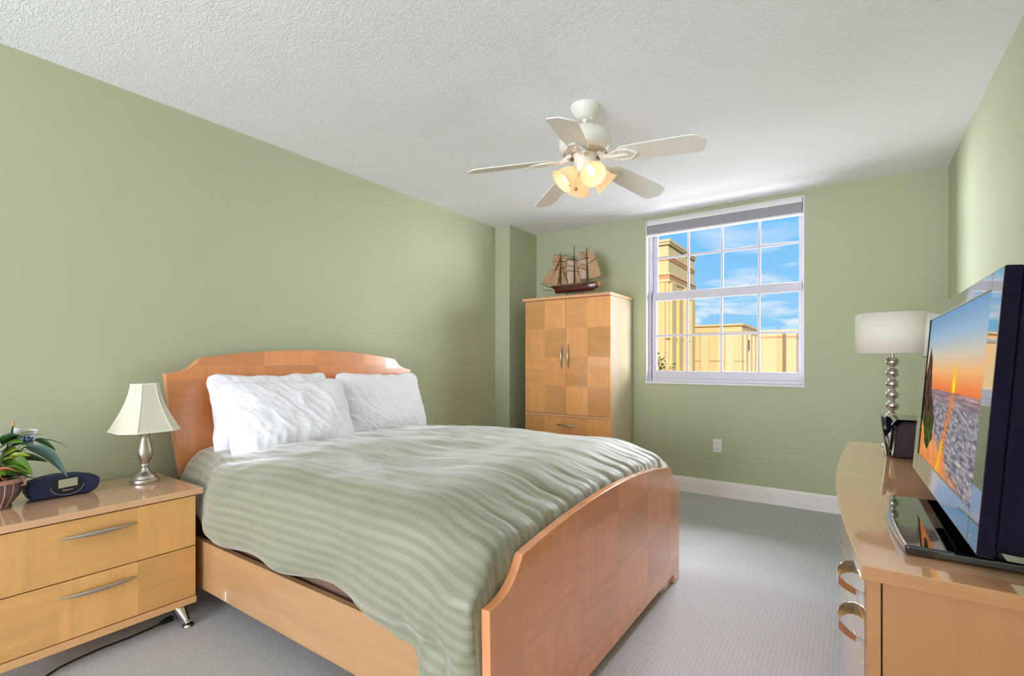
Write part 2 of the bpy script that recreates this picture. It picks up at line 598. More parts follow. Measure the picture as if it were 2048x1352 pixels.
sash('upper_sash', -1.505, -.312, 1.70, 2.33, SX0, SX1, 1.758, 2.282, YS + .028, 2.071, .03)
sash('lower_sash', -1.500, -.316, .975, 1.745, SX0, SX1, 1.042, 1.678, YS - .006, 1.360, .032)
lk = MB().box(-1.32, -1.27, YS - .016, YS - .006, 1.742, 1.752).box(-.56, -.51, YS - .016, YS - .006, 1.742, 1.752)
lk.build('sash_latch', M['headrail'], win, bevel=.002)

# blind (lifted off its brackets: a thing)
bl = thing('window_shade', 'grey pleated window shade drawn up at the top of the window', 'blind', (-.92, YB + .02, 2.27))
bx(WX0 + .01, WX1 - .012, YB + .000, YB + .045, 2.355, 2.392).build('headrail', M['headrail'], bl, bevel=.003)
pl = MB()
nz = 9
for k in range(nz):
    z1 = 2.352 - k * .0085; z0 = z1 - .0085
    pl.prism([(YB + .003, z0), (YB - .003, (z0 + z1) / 2), (YB + .003, z1), (YB + .04, z1), (YB + .04, z0)], WX0 + .012, WX1 - .014, 'X')
pl.build('pleated_fabric', M['blind'], bl, smooth=False)
bx(WX0 + .010, WX1 - .012, YB - .003, YB + .042, 2.263, 2.277).build('bottom_rail', M['headrail'], bl, bevel=.003)

# outlet
ot = thing('wall_outlet', 'white electrical outlet on the wall below the window', 'outlet', (-.925, YB, .42))
bx(-.959, -.891, YB - .007, YB, .365, .477).build('cover_plate', M['plate'], ot, bevel=.002)
for zc in (.400, .442):
    f_ = MB().prism([(-.925 + .0165 * math.cos(a), zc + .0145 * math.sin(a)) for a in [2 * PI * k / 20 for k in range(20)]], YB - .009, YB - .006, 'Y').build('receptacle', M['plate'], ot)
    s_ = MB()
    s_.box(-.932, -.930, YB - .0095, YB - .0085, zc - .003, zc + .007).box(-.920, -.918, YB - .0095, YB - .0085, zc - .003, zc + .007)
    s_.box(-.9275, -.9225, YB - .0095, YB - .0085, zc - .011, zc - .006)
    s_.build('slot', M['slot'], f_, smooth=False)

# ================================================================== BED
BY0, BY1 = .978, 2.625
bed = thing('bed', 'light maple bed with arched headboard and checkered footboard', 'bed', (-1.75, 1.80, 0))
OX, OY = -1.75, 1.80


def panel_outline(y0, y1, zs, zsh, ztop, ysh, taper, zbot, foot=None):
    """half outline by symmetric construction: straight side, concave scoop, arched top"""
    yc = (y0 + y1) / 2
    half = []
    hw = (y1 - y0) / 2
    # side bottom -> side top
    if foot:
        fw, fz = foot
        half += [(hw - taper - fw - .05, fz), (hw - taper - fw - .02, fz)]
        for k in range(5):
            a = PI / 2 * k / 4
            half.append((hw - taper - fw - .02 + .02 * math.sin(a), fz - .0 - .025 * (1 - math.cos(a))))
        half += [(hw - taper - fw, zbot + .002), (hw - taper, zbot)]
    else:
        half += [(hw - taper, zbot)]
    half += [(hw, zs)]
    # concave scoop from (hw, zs) to (ysh, zsh)
    p0 = (hw, zs); p3 = (ysh, zsh)
    c1 = (hw - (hw - ysh) * .62, zs + (zsh - zs) * .06); c2 = (ysh + (hw - ysh) * .22, zs + (zsh - zs) * .48)
    for k in range(1, 13):
        t_ = k / 12
        b0, b1, b2, b3 = (1 - t_) ** 3, 3 * t_ * (1 - t_) ** 2, 3 * t_ * t_ * (1 - t_), t_ ** 3
        half.append((b0 * p0[0] + b1 * c1[0] + b2 * c2[0] + b3 * p3[0], b0 * p0[1] + b1 * c1[1] + b2 * c2[1] + b3 * p3[1]))
    for k in range(1, 13):
        t_ = k / 12
        y = ysh * (1 - t_)
        half.append((y, zsh + (ztop - zsh) * (1 - (y / ysh) ** 2)))
    right = [(yc + y, z) for y, z in half]
    left = [(yc - y, z) for y, z in half[:-1]][::-1]
    return right + left


M['foot_wood'] = wood('footboard_maple_patchwork', MAPLE_O, 'Y', 'Z', (.335, .215), (1.132 - OY, .553 - .215 * 5), tone=.15, coat=.9)
M['head_wood'] = wood('headboard_maple_patchwork', MAPLE_O, 'Y', 'Z', (.345, .246), (1.159 - OY, 1.107 - .246 * 6), tone=.13, coat=.5)
M['rail_wood'] = wood('rail_maple', lin(186, 144, 100), 'X', 'Z', rough=.3, coat=.4)
M['edge_wood'] = wood('edge_maple', lin(226, 180, 112), 'Y', 'Z', rough=.3, coat=.3, contrast=.08)
fo = panel_outline(BY0, BY1, .508, .602, .657, .672, .012, 0.0, (.085, .050))
MB().prism(fo, -.770, -.742, 'X').build('footboard', M['foot_wood'], bed, bevel=.003)
ho = panel_outline(1.012, 2.632, 1.072, 1.148, 1.200, .652, .072, .550)
MB().prism(ho, -2.785, -2.745, 'X').build('headboard', M['head_wood'], bed, bevel=.004)
bx(-2.83, -2.785, 1.16, 2.46, .0, .60).build('headboard_support', M['rail_wood'], bed, bevel=.003)
for (y0, y1) in ((1.02, 1.045), (2.558, 2.583)):
    bx(-2.785, -.770, y0, y1, .118, .332).build('side_rail', M['rail_wood'], bed, bevel=.003)
bx(-2.785, -.770, 1.045, 2.558, .20, .23).build('slat_base', M['rail_wood'], bed)
for y0 in (1.16, 2.40):
    bx(-2.70, -2.62, y0, y0 + .06, 0, .20).build('leg', M['rail_wood'], bed, bevel=.003)

M['boxspring'] = plain('brown_box_spring_cloth', lin(120, 92, 76), 0.9)
bs = bx(-2.72, -.80, 1.062, 2.54, .232, .405).build('box_spring', M['boxspring'], bevel=.01, org=(-1.75, 1.80, .232))
tag(bs, 'brown box spring in the bed frame, its edge showing below the duvet', 'box spring')
mt = MB().box(-2.72, -.82, 1.125, 2.50, .407, .595)
mo = mt.build('mattress', M['pillow'], bevel=.05, seg=4, org=(-1.75, 1.80, .407))
tag(mo, 'white mattress lying inside the maple bed frame under the duvet', 'mattress')


def sm(a, b_, x):
    t_ = min(1, max(0, (x - a) / (b_ - a)))
    return t_ * t_ * (3 - 2 * t_)


def interp(x, tab):
    if x <= tab[0][0]: return tab[0][1]
    for (a, va), (b_, vb) in zip(tab, tab[1:]):
        if x <= b_:
            t_ = (x - a) / (b_ - a); t_ = t_ * t_ * (3 - 2 * t_)
            return va + (vb - va) * t_
    return tab[-1][1]


HEM = [(-2.70, .36), (-2.3, .372), (-2.1, .384), (-1.9, .394), (-1.62, .378), (-1.45, .384), (-1.37, .376), (-1.30, .348), (-1.18, .345), (-1.05, .333), (-.985, .315), (-.955, .27), (-.92, .235), (-.80, .20)]
DX_A, DX_B = -2.70, -.780
NU, NV = 230, 300
arc_v = []


def duvet_pt(u, v):
    tuck = max(0.0, (u - .93) / .07)
    X = DX_A + (DX_B - DX_A) * min(1.0, u / .93)
    # top height
    top = .672 + .035 * sm(-2.6, -1.9, X) - .060 * sm(-1.12, -.785, X) ** 1.3
    yn = .988 + .105 * (1 - sm(-2.66, -2.22, X)) + .008 * math.sin(X * 7) - .028 * sm(-1.0, -.82, X)
    yf = 2.60
    fullness = 0.0
    R = .135
    hem = interp(X, HEM)
    hemf = .36
    Ls = max(.02, top - R - hem); La = R * PI / 2; Lt = (yf - R) - (yn + R); Lf = top - R - hemf
    tot = Ls + La + Lt + La + Lf
    # fixed share of v for each stretch so that rows stay aligned
    va, vb, vc, vd = .20, .32, .84, .92
    if v < va:
        t_ = v / va; y, z = yn, hem + Ls * t_; nrm = (0, -1, 0); s_ = -Ls * (1 - t_)
    elif v < vb:
        t_ = (v - va) / (vb - va); a = t_ * PI / 2
        y = yn + R * (1 - math.cos(a)); z = top - R + R * math.sin(a); nrm = (0, -math.cos(a), math.sin(a)); s_ = La * t_
    elif v < vc:
        t_ = (v - vb) / (vc - vb); y = yn + R + Lt * t_; z = top; nrm = (0, 0, 1); s_ = La + Lt * t_
    elif v < vd:
        t_ = (v - vc) / (vd - vc); a = t_ * PI / 2
        y = yf - R + R * math.sin(a); z = top - R + R * math.cos(a); nrm = (0, math.sin(a), math.cos(a)); s_ = La + Lt + La * t_
    else:
        t_ = (v - vd) / (1 - vd); y = yf; z = top - R - Lf * t_; nrm = (0, 1, 0); s_ = La * 2 + Lt + Lf * t_
    N = Vector(nrm)
    # crown over the mattress
    cy = (y - 1.80) / .80
    z += .028 * max(0, 1 - cy * cy) * nrm[2]
    # puffs and wrinkles
    ontop = max(0, N.z)
    side = max(0, -N.y)
    d = .022 * noise.noise(Vector((X * 2.3, y * 3.2, 1.7 + z * 2)))
    d += .010 * ontop * noise.noise(Vector((X * 3.0 + .8 * y, y * 13.0, 4.1)))
    d += .004 * noise.noise(Vector((X * 9.0, y * 22.0, z * 20)))
    near_foot = sm(-1.15, -.80, X)
    # gathers running into the footboard
    d += .013 * ontop * near_foot * noise.noise(Vector((X * 2.0, y * 30.0, 9.0)))
    # hanging side: soft billows and, at the foot, deep vertical folds
    if side > 0 and N.y < 0:
        low = sm(.62, .34, z)
        d += side * low * .016 * math.sin(X * 10.5 + 1.5 * math.sin(X * 4.2 + z * 4))
        d += side * .018 * noise.noise(Vector((X * 4.0, z * 7.0, 3.0)))
        d += side * low * near_foot * .016 * math.sin(X * 46 + z * 5)
        d -= .020 * side * sm(.45, .33, z) * (1 - near_foot)
        d += .022 * side * sm(.36, .42, z) * sm(.60, .50, z)
    p = Vector((X, y, z)) + N * d
    if p.y < yn and v < va:
        p.y = max(p.y, .945)
    if X < -2.325: p.y = max(p.y, 1.023 if X < -2.345 else 1.023 - (X + 2.345) * 1.5)
    # keep inside the footboard
    lim = -.776
    if p.x > lim: p.x = lim
    if p.x > -.84 and N.z > 0:
        q_ = min(1.0, (p.x + .84) / .06)
        p.z -= .045 * (1 - math.sqrt(max(0.0, 1 - q_ * q_))) * N.z
    if tuck > 0:
        zc_ = .585 - .27 * tuck + .004 * math.sin(y * 60)
        p.z = min(p.z, p.z * 0 + max(zc_, hem) if p.z > zc_ else p.z)
        p.x = lim - .004 + .004 * math.sin(y * 47 + z * 9)
        if N.y < -.2: p.y += .035 * tuck
    arc_v.append((X, s_))
    return p


dm = MB().grid(duvet_pt, NU, NV)
uvs = list(arc_v)
dm.uv = lambda co, i: uvs[i]
duv = dm.build('duvet', M['duvet'], None, solid=.012, org=(-1.75, 1.80, .60))
tag(duv, 'sage green satin striped duvet spread over the bed', 'duvet')

# pillows ----------------------------------------------------------


def pillow(label, loc, rot, wd, ht, th, seed, slump=.0):
    n = 60; mvs = MB()
    N_ = 90

    def side(sg):
        def fn(a, b_):
            u = a * 2 - 1; v = b_ * 2 - 1
            # pillow outline with slightly pulled in edges and pointed corners
            cr = max(0, abs(u) - .82) / .18 * max(0, abs(v) - .78) / .22      # rounded corners
            px = u * wd / 2 * (1 - .06 * (1 - abs(v) ** 1.6) * abs(u) ** 4 - .045 * cr)
            pz = v * ht / 2 * (1 - .09 * (1 - abs(u) ** 1.6) * abs(v) ** 4 - .07 * cr)
            px += .008 * noise.noise(Vector((v * 3, u, seed * 2))); pz += .010 * noise.noise(Vector((u * 3.5, v, seed * 3)))
            e = (max(0, 1 - abs(u) ** 3.0) * max(0, 1 - abs(v) ** 3.0)) ** .48
            t_ = th / 2 * e
            q = Vector((u * 2.2, v * 2.2, seed))
            dg = 1 - abs(noise.noise(Vector((u * 3.2 + v * 1.5, (v - u * .6) * .8, seed + 3)) * 1.5)) * 2.2    # ridged creases
            dh = 1 - abs(noise.noise(Vector((u * 5.5 - v * .8, v * 1.1, seed + 13)) * 1.3)) * 2.2
            wr = .012 * noise.noise(q * 1.3) + .006 * max(0, dg) ** 2 + .004 * max(0, dh) ** 3 * sm(.3, -.9, v) + .003 * noise.noise(Vector((u * 14 + v * 10, v * 5 - u * 5, seed + 7)))
            # sagging weight
            t_ *= 1 + .18 * (-v)
            return Vector((px, sg * (t_ + wr * min(1, e * 2.5)) + slump * u * u * .03, pz + .006 * noise.noise(Vector((u * 4, seed, v))) * (1 - e)))
        return fn
    f1, f2 = side(-1), side(1)
    v1 = [f1(i / N_, j / N_) for j in range(N_ + 1) for i in range(N_ + 1)]
    v2 = [f2(i / N_, j / N_) for j in range(N_ + 1) for i in range(N_ + 1)]
    fs = [(j * (N_ + 1) + i, j * (N_ + 1) + i + 1, (j + 1) * (N_ + 1) + i + 1, (j + 1) * (N_ + 1) + i) for j in range(N_) for i in range(N_)]
    mvs.add(v1, [f[::-1] for f in fs]); mvs.add(v2, fs)
    # weld border
    o = mvs.build('pillow', M['pillow'])
    bm = bmesh.new(); bm.from_mesh(o.data)
    bmesh.ops.remove_doubles(bm, verts=bm.verts, dist=.0035)
    bmesh.ops.recalc_face_normals(bm, faces=bm.faces)
    bm.to_mesh(o.data); bm.free()
    o.data.polygons.foreach_set('use_smooth', [True] * len(o.data.polygons))
    o.location = loc; o.rotation_euler = rot
    return tag(o, label, 'pillow', None)


# local X = width, local Y = thickness (-Y is the front), local Z = height ; turned so that the front faces +X
pillow('white pillow in front at the left, leaning on another white pillow', (-2.475, 1.515, .832), (math.radians(-24), 0, math.radians(86)), .69, .43, .19, 2.0)
pillow('white pillow at the back left, mostly hidden behind the front one', (-2.645, 1.515, .850), (math.radians(-13), 0, math.radians(90)), .70, .45, .12, 5.0)
pillow('white pillow on the right side of the bed, leaning on the headboard', (-2.60, 2.25, .846), (math.radians(-17), math.radians(1), math.radians(92)), .72, .44, .16, 9.0)

# ================================================================== NIGHTSTAND
NX0, NX1, NY0, NY1 = -2.845, -2.358, .322, .987
ns = thing('nightstand', 'low two-drawer maple nightstand left of the bed', 'nightstand', (-2.60, .654, 0))
M['ns_front'] = wood('nightstand_front_patchwork', lin(240, 182, 112), 'Y', 'Z', (.2405, .2165), (.534 - .654 - .2405, .3305 - .2165), tone=.10, rough=.3, coat=.35)
M['ns_wood'] = wood('nightstand_maple', lin(240, 182, 112), 'X', 'Z', rough=.3, coat=.4)
M['ns_top'] = wood('nightstand_top_maple', lin(236, 186, 144), 'Y', 'X', rough=.12, coat=1.0, contrast=.07)
M['ns_base'] = wood('nightstand_base_maple', lin(238, 186, 128), 'Y', 'X', rough=.3, coat=.4, contrast=.07)
bx(NX0, NX1 - .020, NY0, NY1, .112, .548).build('body', M['ns_wood'], ns, bevel=.002)
bx(NX0 - .003, NX1 + .006, NY0 - .026, NY1 + .028, .5505, .576).build('top', M['ns_top'], ns, bevel=.002)
bx(NX0, NX1 + .003, NY0 - .002, NY1 + .002, .081, .1095).build('base', M['ns_base'], ns, bevel=.002)


def spindle_handle(parent, y0, y1, x, z, bow=.022, r=.0078):
    mb = MB()
    pts = []; rs = []
    for k in range(25):
        t_ = k / 24
        pts.append((x + bow * math.sin(PI * t_) ** .8, y0 + (y1 - y0) * t_, z))
        rs.append(.0012 + r * math.sin(PI * t_) ** .8)
    mb.tube(pts, rs, 12)
    yc = (y0 + y1) / 2; w_ = (y1 - y0)
    for s_ in (-1, 1):
        mb.tube([(x - .002, yc + s_ * w_ * .27, z), (x + bow * .75, yc + s_ * w_ * .27, z)], .003, 8)
    return mb.build('handle', M['nickel'], parent)


for (z0, z1, zh) in ((.331, .546, .487), (.113, .3275, .272)):
    d = bx(NX1 - .0195, NX1, NY0 + .001, NY1 - .001, z0, z1).build('drawer', M['ns_front'], ns, bevel=.0015)
    spindle_handle(d, .534, .772, NX1, zh)
bx(NX1 - .0200, NX1 - .006, NY0 + .004, NY1 - .004, .110, .548).build('drawer_gap', M['dark_gap'], ns)
for (lx, ly, sx, sy) in ((-2.40, .93, 1, .35), (-2.40, .365, 1, -.35), (-2.80, .93, -1, .35), (-2.80, .365, -1, -.35)):
    tip = Vector((lx + .062 * sx if sx > 0 else lx - .02, ly + .05 * sy, .012)); top = Vector((lx, ly, .0815))
    lg = MB().tube([top, tip], [.027, .012], 16)
    lg.tube([tip + Vector((0, 0, .004)), tip + Vector((0, 0, .016))], [.010, .010], 12)
    l_ = lg.build('leg', M['chrome'], ns)
    MB().lathe([(.021, 0), (.023, .003), (.020, .008), (.010, .011)], (tip.x, tip.y, 0.0), 20).build('foot_pad', M['chrome'], l_)

# table lamp on the nightstand -------------------------------------
LX, LY = -2.672, .904
lp = thing('table_lamp', 'brushed nickel table lamp with bell shade on the nightstand', 'lamp', (LX, LY, .576))
prof = [(.055, 0), (.057, .004), (.057, .016), (.054, .020), (.048, .023), (.046, .028), (.036, .040), (.022, .050), (.016, .062), (.014, .070), (.017, .074), (.017, .082), (.0145, .086), (.018, .094), (.027, .112), (.031, .130), (.031, .146), (.027, .166), (.021, .186), (.018, .200), (.019, .214), (.025, .224), (.027, .230), (.010, .232)]
MB().lathe([(r * 1.0, z * 1.0) for r, z in prof], (LX, LY, .576), 40).build('lamp_base', M['nickel'], lp)
MB().tube([(LX, LY, .80), (LX, LY, 1.045)], .004, 8).build('stem', M['nickel'], lp)


def bell_ring(hw, cc, z):
    """square with cut corners"""
    o_ = []
    k = hw - cc
    for sx, sy, first in ((1, 1, 0), (-1, 1, 1), (-1, -1, 0), (1, -1, 1)):
        a = (LX + sx * hw, LY + sy * k, z); b_ = (LX + sx * k, LY + sy * hw, z)
        o_ += [a, b_] if not first else [b_, a]
    return o_


rings = []
nr = 14
for j in range(nr + 1):
    t_ = j / nr
    z = .816 + (1.026 - .816) * t_
    hw = .046 + (.117 - .046) * ((1 - t_) ** 1.55)
    rings.append(bell_ring(hw, hw * .42, z))
sh = MB()
for j in range(nr):
    for k in range(8):
        sh.add([rings[j][k], rings[j][(k + 1) % 8], rings[j + 1][(k + 1) % 8], rings[j + 1][k]], [(0, 1, 2, 3)])
shd = sh.build('lamp_shade', M['shade'], lp, solid=.0025, smooth=False)
rb = MB()
for k in range(8):
    rb.tube([rings[j][k] for j in range(nr + 1)], .0026, 6)
for j in (0, nr):
    rb.tube(rings[j] + [rings[j][0]], .0036, 6)
rb.build('shade_piping', M['shade_rib'], shd)

# clock radio ------------------------------------------------------
cr = thing('clock_radio', 'navy blue curved clock radio on the nightstand beside the plant', 'clock radio', (-2.69, .625, .576))
out = [(.506, .640), (.508, .608), (.522, .5775), (.613, .577), (.702, .5775), (.727, .590), (.735, .612), (.735, .634), (.728, .645), (.668, .662), (.602, .667), (.562, .663), (.515, .651)]
MB().prism(out, -2.735, -2.648, 'X').build('body', M['navy'], cr, bevel=.014, seg=4)
bez = [(.627 + .050 * math.cos(a), .622 + .034 * math.sin(a) + (.006 if math.sin(a) > 0 else 0)) for a in [2 * PI * k / 32 for k in range(32)]]
MB().prism(bez, -2.652, -2.6455, 'X').build('display_bezel', M['dark_plastic'], cr, bevel=.002)
MB().prism([(.599, .650), (.659, .652), (.659, .619), (.599, .616)], -2.6455, -2.6440, 'X').build('display', M['lcd'], cr)
MB().tube([(-2.6452, .627 + .0515 * math.cos(a), .622 + .036 * math.sin(a)) for a in [PI + PI * k / 24 for k in range(25)]], .0012, 6).build('bezel_ring', M['grey_line'], cr)
lg = MB()
pts = []
for k in range(41):       # handwriting-like maker's mark below the display
    t_ = k / 40
    pts.append((-2.6448, .611 + .034 * t_, .6055 + .0022 * math.sin(t_ * 34) * (1 - .3 * t_) + (.002 if t_ < .08 else 0)))
lg.tube(pts, .0006, 5)
lg.build('logo_script', M['white_print'], cr)

# plant ------------------------------------------------------------
PX, PY = -2.665, .415
pt = thing('potted_plant', 'leafy houseplant in a purple glazed pot at the left edge of the nightstand', 'plant', (PX, PY, .576))
pp = MB().lathe([(.050, 0), (.054, .004), (.052, .012), (.066, .030), (.079, .055), (.084, .080), (.082, .098), (.074, .098), (.070, .090)], (PX, PY, .576), 40).build('pot', M['pot'], pt)
MB().lathe([(.083, .094), (.090, .096), (.092, .104), (.090, .112), (.083, .113), (.078, .110), (.078, .096)], (PX, PY, .576), 40).build('pot_rim', M['pot_rim'], pp)
for a in (0.25, 0.55, 2.0, 2.3, 3.8, 4.1, 5.5, 5.8):
    MB().tube([(PX + (r + .001) * math.cos(a), PY + (r + .001) * math.sin(a), .576 + z) for r, z in ((.053, .008), (.066, .030), (.079, .055), (.084, .080), (.083, .096))], .002, 6).build('pot_rib', M['pot_rim'], pp)
for s_ in (0.9, 4.0):
    c_ = Vector((PX + .090 * math.cos(s_), PY + .090 * math.sin(s_), .672))
    MB().tube([c_ + Vector((0, 0, .012)), c_ + Vector((.012 * math.cos(s_), .012 * math.sin(s_), .004)), c_ + Vector((.010 * math.cos(s_), .010 * math.sin(s_), -.010)), c_ + Vector((-.004, 0, -.014))], .004, 8).build('pot_handle', M['pot_rim'], pp)
MB().lathe([(.076, .100), (.05, .106), (.001, .110)], (PX, PY, .576), 24).build('soil', M['soil'], pt)


def leaf(mb, base, tip, width, bend=.03, fold=.25, roll=0.0):
    base = Vector(base); tip = Vector(tip)
    d = tip - base; L_ = d.length; dn = d.normalized()
    side_ = dn.cross(Vector((0, 0, 1)))
    side_ = side_.normalized() if side_.length > .1 else Vector((0, 1, 0))
    side_ = Matrix.Rotation(roll, 3, dn) @ side_
    up_ = side_.cross(dn)
    n = 10; vs = []; fs = []
    for i in range(n + 1):
        t_ = i / n
        wv = width * (math.sin(PI * t_ ** .75) ** .9) * .5 + .0004
        c_ = base + d * t_ + Vector((0, 0, 1)) * bend * math.sin(PI * t_)
        vs += [c_ - side_ * wv + up_ * wv * fold, c_, c_ + side_ * wv + up_ * wv * fold]
    for i in range(n):
        a = i * 3
        fs += [(a, a + 1, a + 4, a + 3), (a + 1, a + 2, a + 5, a + 4)]
    mb.add(vs, fs)


def leaf_obj(base, tip, width, mat, bend=.03, fold=.25, roll=0.0):
    mb = MB(); leaf(mb, base, tip, width, bend, fold, roll)
    return mb.build('leaf', M[mat], pt, solid=.0008, smooth=True)


cz = .70
hero = [((-2.645, .50, .80), (-2.60, .618, .664), .060, 'leaf_blue', .030, .2, -.9), ((-2.66, .49, .80), (-2.61, .620, .786), .018, 'leaf_dark', .028, .2, 0), ((-2.66, .53, .822), (-2.61, .583, .776), .034, 'leaf_dark', .008, .2, -1.0),
        ((-2.62, .44, .755), (-2.57, .508, .700), .085, 'leaf_mid', .015, .1, -1.1), ((-2.66, .40, .80), (-2.63, .425, .915), .052, 'leaf_dark', 0.0, .2, 1.2), ((-2.66, .43, .78), (-2.60, .515, .822), .030, 'leaf_dark', .01, .25, .4),
        ((-2.63, .43, .76), (-2.58, .470, .800), .045, 'leaf_lime', .01, .2, .6), ((-2.60, .45, .765), (-2.56, .500, .775), .040, 'leaf_lime', .005, .2, -.8), ((-2.62, .42, .74), (-2.57, .455, .775), .04, 'leaf_lime', .01, .2, .5),
        ((-2.62, .42, .72), (-2.57, .470, .718), .035, 'leaf_red', .008, .2, -.6), ((-2.62, .43, .70), (-2.56, .430, .690), .03, 'leaf_red', .006, .2, -.6), ((-2.62, .43, .705), (-2.575, .505, .705), .055, 'leaf_mid', .012, .2, -1.0),
        ((-2.63, .44, .70), (-2.585, .503, .688), .040, 'leaf_dark', .012, .2, -.8), ((-2.64, .45, .76), (-2.61, .560, .735), .040, 'leaf_dark', .012, .2, -.9), ((-2.62, .39, .70), (-2.56, .395, .655), .05, 'leaf_lime', .015, .2, -.7),
        ((-2.65, .43, .80), (-2.60, .545, .845), .014, 'leaf_dark', .02, .2, .1)]
for (b0, t0, wd, mt_, be, fo_, ro) in hero:
    leaf_obj(b0, t0, wd, mt_, be, fo_, ro)
rnd = random.Random(4)
for k in range(34):
    a = rnd.uniform(0, 2 * PI); rr = rnd.uniform(.06, .13); zz = rnd.uniform(.70, .86)
    b0 = (PX + .03 * math.cos(a), PY + .03 * math.sin(a), zz - .035)
    tx = max(PX + rr * math.cos(a), XL + .06)
    leaf_obj(b0, (tx, PY + rr * math.sin(a), zz - .02 + rnd.uniform(-.03, .04)), rnd.uniform(.025, .05), rnd.choice(['leaf_dark', 'leaf_dark', 'leaf_mid', 'leaf_lime']), rnd.uniform(.005, .02), .25, rnd.uniform(-.6, .6))
stm = MB()
for (b0, t0, wd, *_r) in hero:
    stm.tube([(PX + (b0[0] - PX) * .2, PY + (b0[1] - PY) * .2, .68), ((PX + b0[0]) / 2, (PY + b0[1]) / 2, (.69 + b0[2]) / 2 + .01), b0], .0018, 6)
stm.build('stems', M['leaf_mid'], pt)
# small flag stuck in the pot
fl = thing('small_flag', 'small white and blue flag on a stick among the plant leaves', 'flag', (-2.655, .43, .70))
MB().tube([(-2.655, .43, .69), (-2.632, .466, .885)], .0022, 8).build('flag_stick', M['spar'], fl)
MB().lathe([(.003, 0), (.0042, .004), (.0025, .008), (.0036, .013), (.0006, .024)], (-2.632, .466, .884), 12).build('finial', M['brass'], fl)


def flag_pt(u, v):
    return Vector((-2.634 + .006 * math.sin(u * 7) - .018 * (1 - v), .464 + .072 * u - .012 * (1 - v), .878 - .014 * u - .062 * (1 - v)))


MB().grid(flag_pt, 16, 8).build('flag_cloth', M['flag'], fl, solid=.0006)
fb = MB()
for k in range(16):
    u0 = .12 + .76 * rnd.random(); v0 = .12 + .28 * rnd.random()
    fb.grid(lambda a, b_, u0=u0, v0=v0: flag_pt(u0 + .09 * a, v0 + .12 * b_ + .05 * a) + Vector((.0012, 0, 0)), 2, 1)
fb.build('flag_print', M['flag_blue'], fl, solid=.0005)

# power cord on the floor -------------------------------------------
pc = thing('power_cord', 'black power cord with plug lying on the carpet under the nightstand', 'cord', (-2.42, .75, 0))
cp = [(-2.432, .880, .010), (-2.428, .845, .009), (-2.420, .760, .007), (-2.424, .672, .006), (-2.412, .600, .006), (-2.400, .549, .006), (-2.375, .508, .006), (-2.33, .470, .006), (-2.25, .43, .006), (-2.20, .34, .006)]
MB().tube(cp, .0038, 8).build('cable', M['cord'], pc)
MB().tube([(-2.432, .875, .012), (-2.4325, .888, .012), (-2.434, .905, .014), (-2.436, .925, .014)], [.005, .009, .012, .012], 10).build('plug', M['cord'], pc)
MB().box(-2.4415, -2.4400, .924, .938, .010, .016).box(-2.432, -2.4305, .924, .938, .010, .016).build('prong', M['nickel'], pc)

# ================================================================== ARMOIRE
AX0, AX1, AY0, AY1 = -2.518, -1.664, 3.87, 4.36
ar = thing('armoire', 'tall two-door maple armoire with checkered doors in the far corner', 'armoire', (-2.09, 4.12, 0))
M['ar_front'] = wood('armoire_front_patchwork', lin(240, 172, 108), 'X', 'Z', ((AX1 - AX0) / 4, .2575), (AX0 + 2.09, 1.682 - .2575 * 7), tone=.20, coat=.9)
M['ar_side'] = wood('armoire_side_maple', lin(206, 182, 152), 'Y', 'Z', along='q', coat=1.0, rough=.15, contrast=.08)
M['ar_top'] = wood('armoire_top_maple', lin(236, 176, 130), 'X', 'Y', coat=.8, contrast=.08)
bx(AX0, AX1, AY0 + .020, AY1, .06, 1.6845).build('body', M['ar_side'], ar, bevel=.002)
bx(AX0 + .03, AX1 - .03, AY0 + .05, AY1 - .02, 0, .06).build('plinth', M['ar_side'], ar)
bx(AX0 - .026, AX1 + .004, AY0 - .012, AY1 + .012, 1.686, 1.713).build('top', M['ar_top'], ar, bevel=.003)
bx(AX0, AX1, AY0 - .002, AY0 + .020, .634, .656).build('divider', M['ar_top'], ar, bevel=.001)
xm = (AX0 + AX1) / 2
for i, (x0, x1, hx) in enumerate(((AX0 + .001, xm - .0012, -2.127), (xm + .0012, AX1 - .001, -2.060))):
    d = bx(x0, x1, AY0, AY0 + .019, .6585, 1.6830).build('door', M['ar_front'], ar, bevel=.0015)
    mb = MB(); pts = []; rs = []
    for k in range(21):
        t_ = k / 20
        pts.append((hx, AY0 - .022 * math.sin(PI * t_) ** .8, 1.062 + .222 * t_)); rs.append(.0015 + .0075 * math.sin(PI * t_))
    mb.tube(pts, rs, 10)
    for zz in (1.12, 1.226):
        mb.tube([(hx, AY0 + .001, zz), (hx, AY0 - .016, zz)], .004, 8)
    mb.build('handle', M['nickel'], d)
for (z0, z1) in ((.352, .6325), (.064, .348)):
    d = bx(AX0 + .001, AX1 - .001, AY0, AY0 + .019, z0, z1).build('drawer', M['ar_front'], ar, bevel=.0015)
    mb = MB(); pts = []; rs = []
    for k in range(21):
        t_ = k / 20
        pts.append((-2.190 + .214 * t_, AY0 - .020 * math.sin(PI * t_) ** .8, (z0 + z1) / 2 + .07)); rs.append(.0015 + .0075 * math.sin(PI * t_))
    mb.tube(pts, rs, 10)
    for xx in (-2.13, -2.035):
        mb.tube([(xx, AY0 + .001, (z0 + z1) / 2 + .07), (xx, AY0 - .015, (z0 + z1) / 2 + .07)], .004, 8)
    mb.build('handle', M['nickel'], d)

# ------------------------------------------------------------------ model ship
SYc = 4.10
shp = thing('model_ship', 'wooden three-masted sailing ship model with tan sails on the armoire', 'model ship', (-2.12, SYc, 1.713))


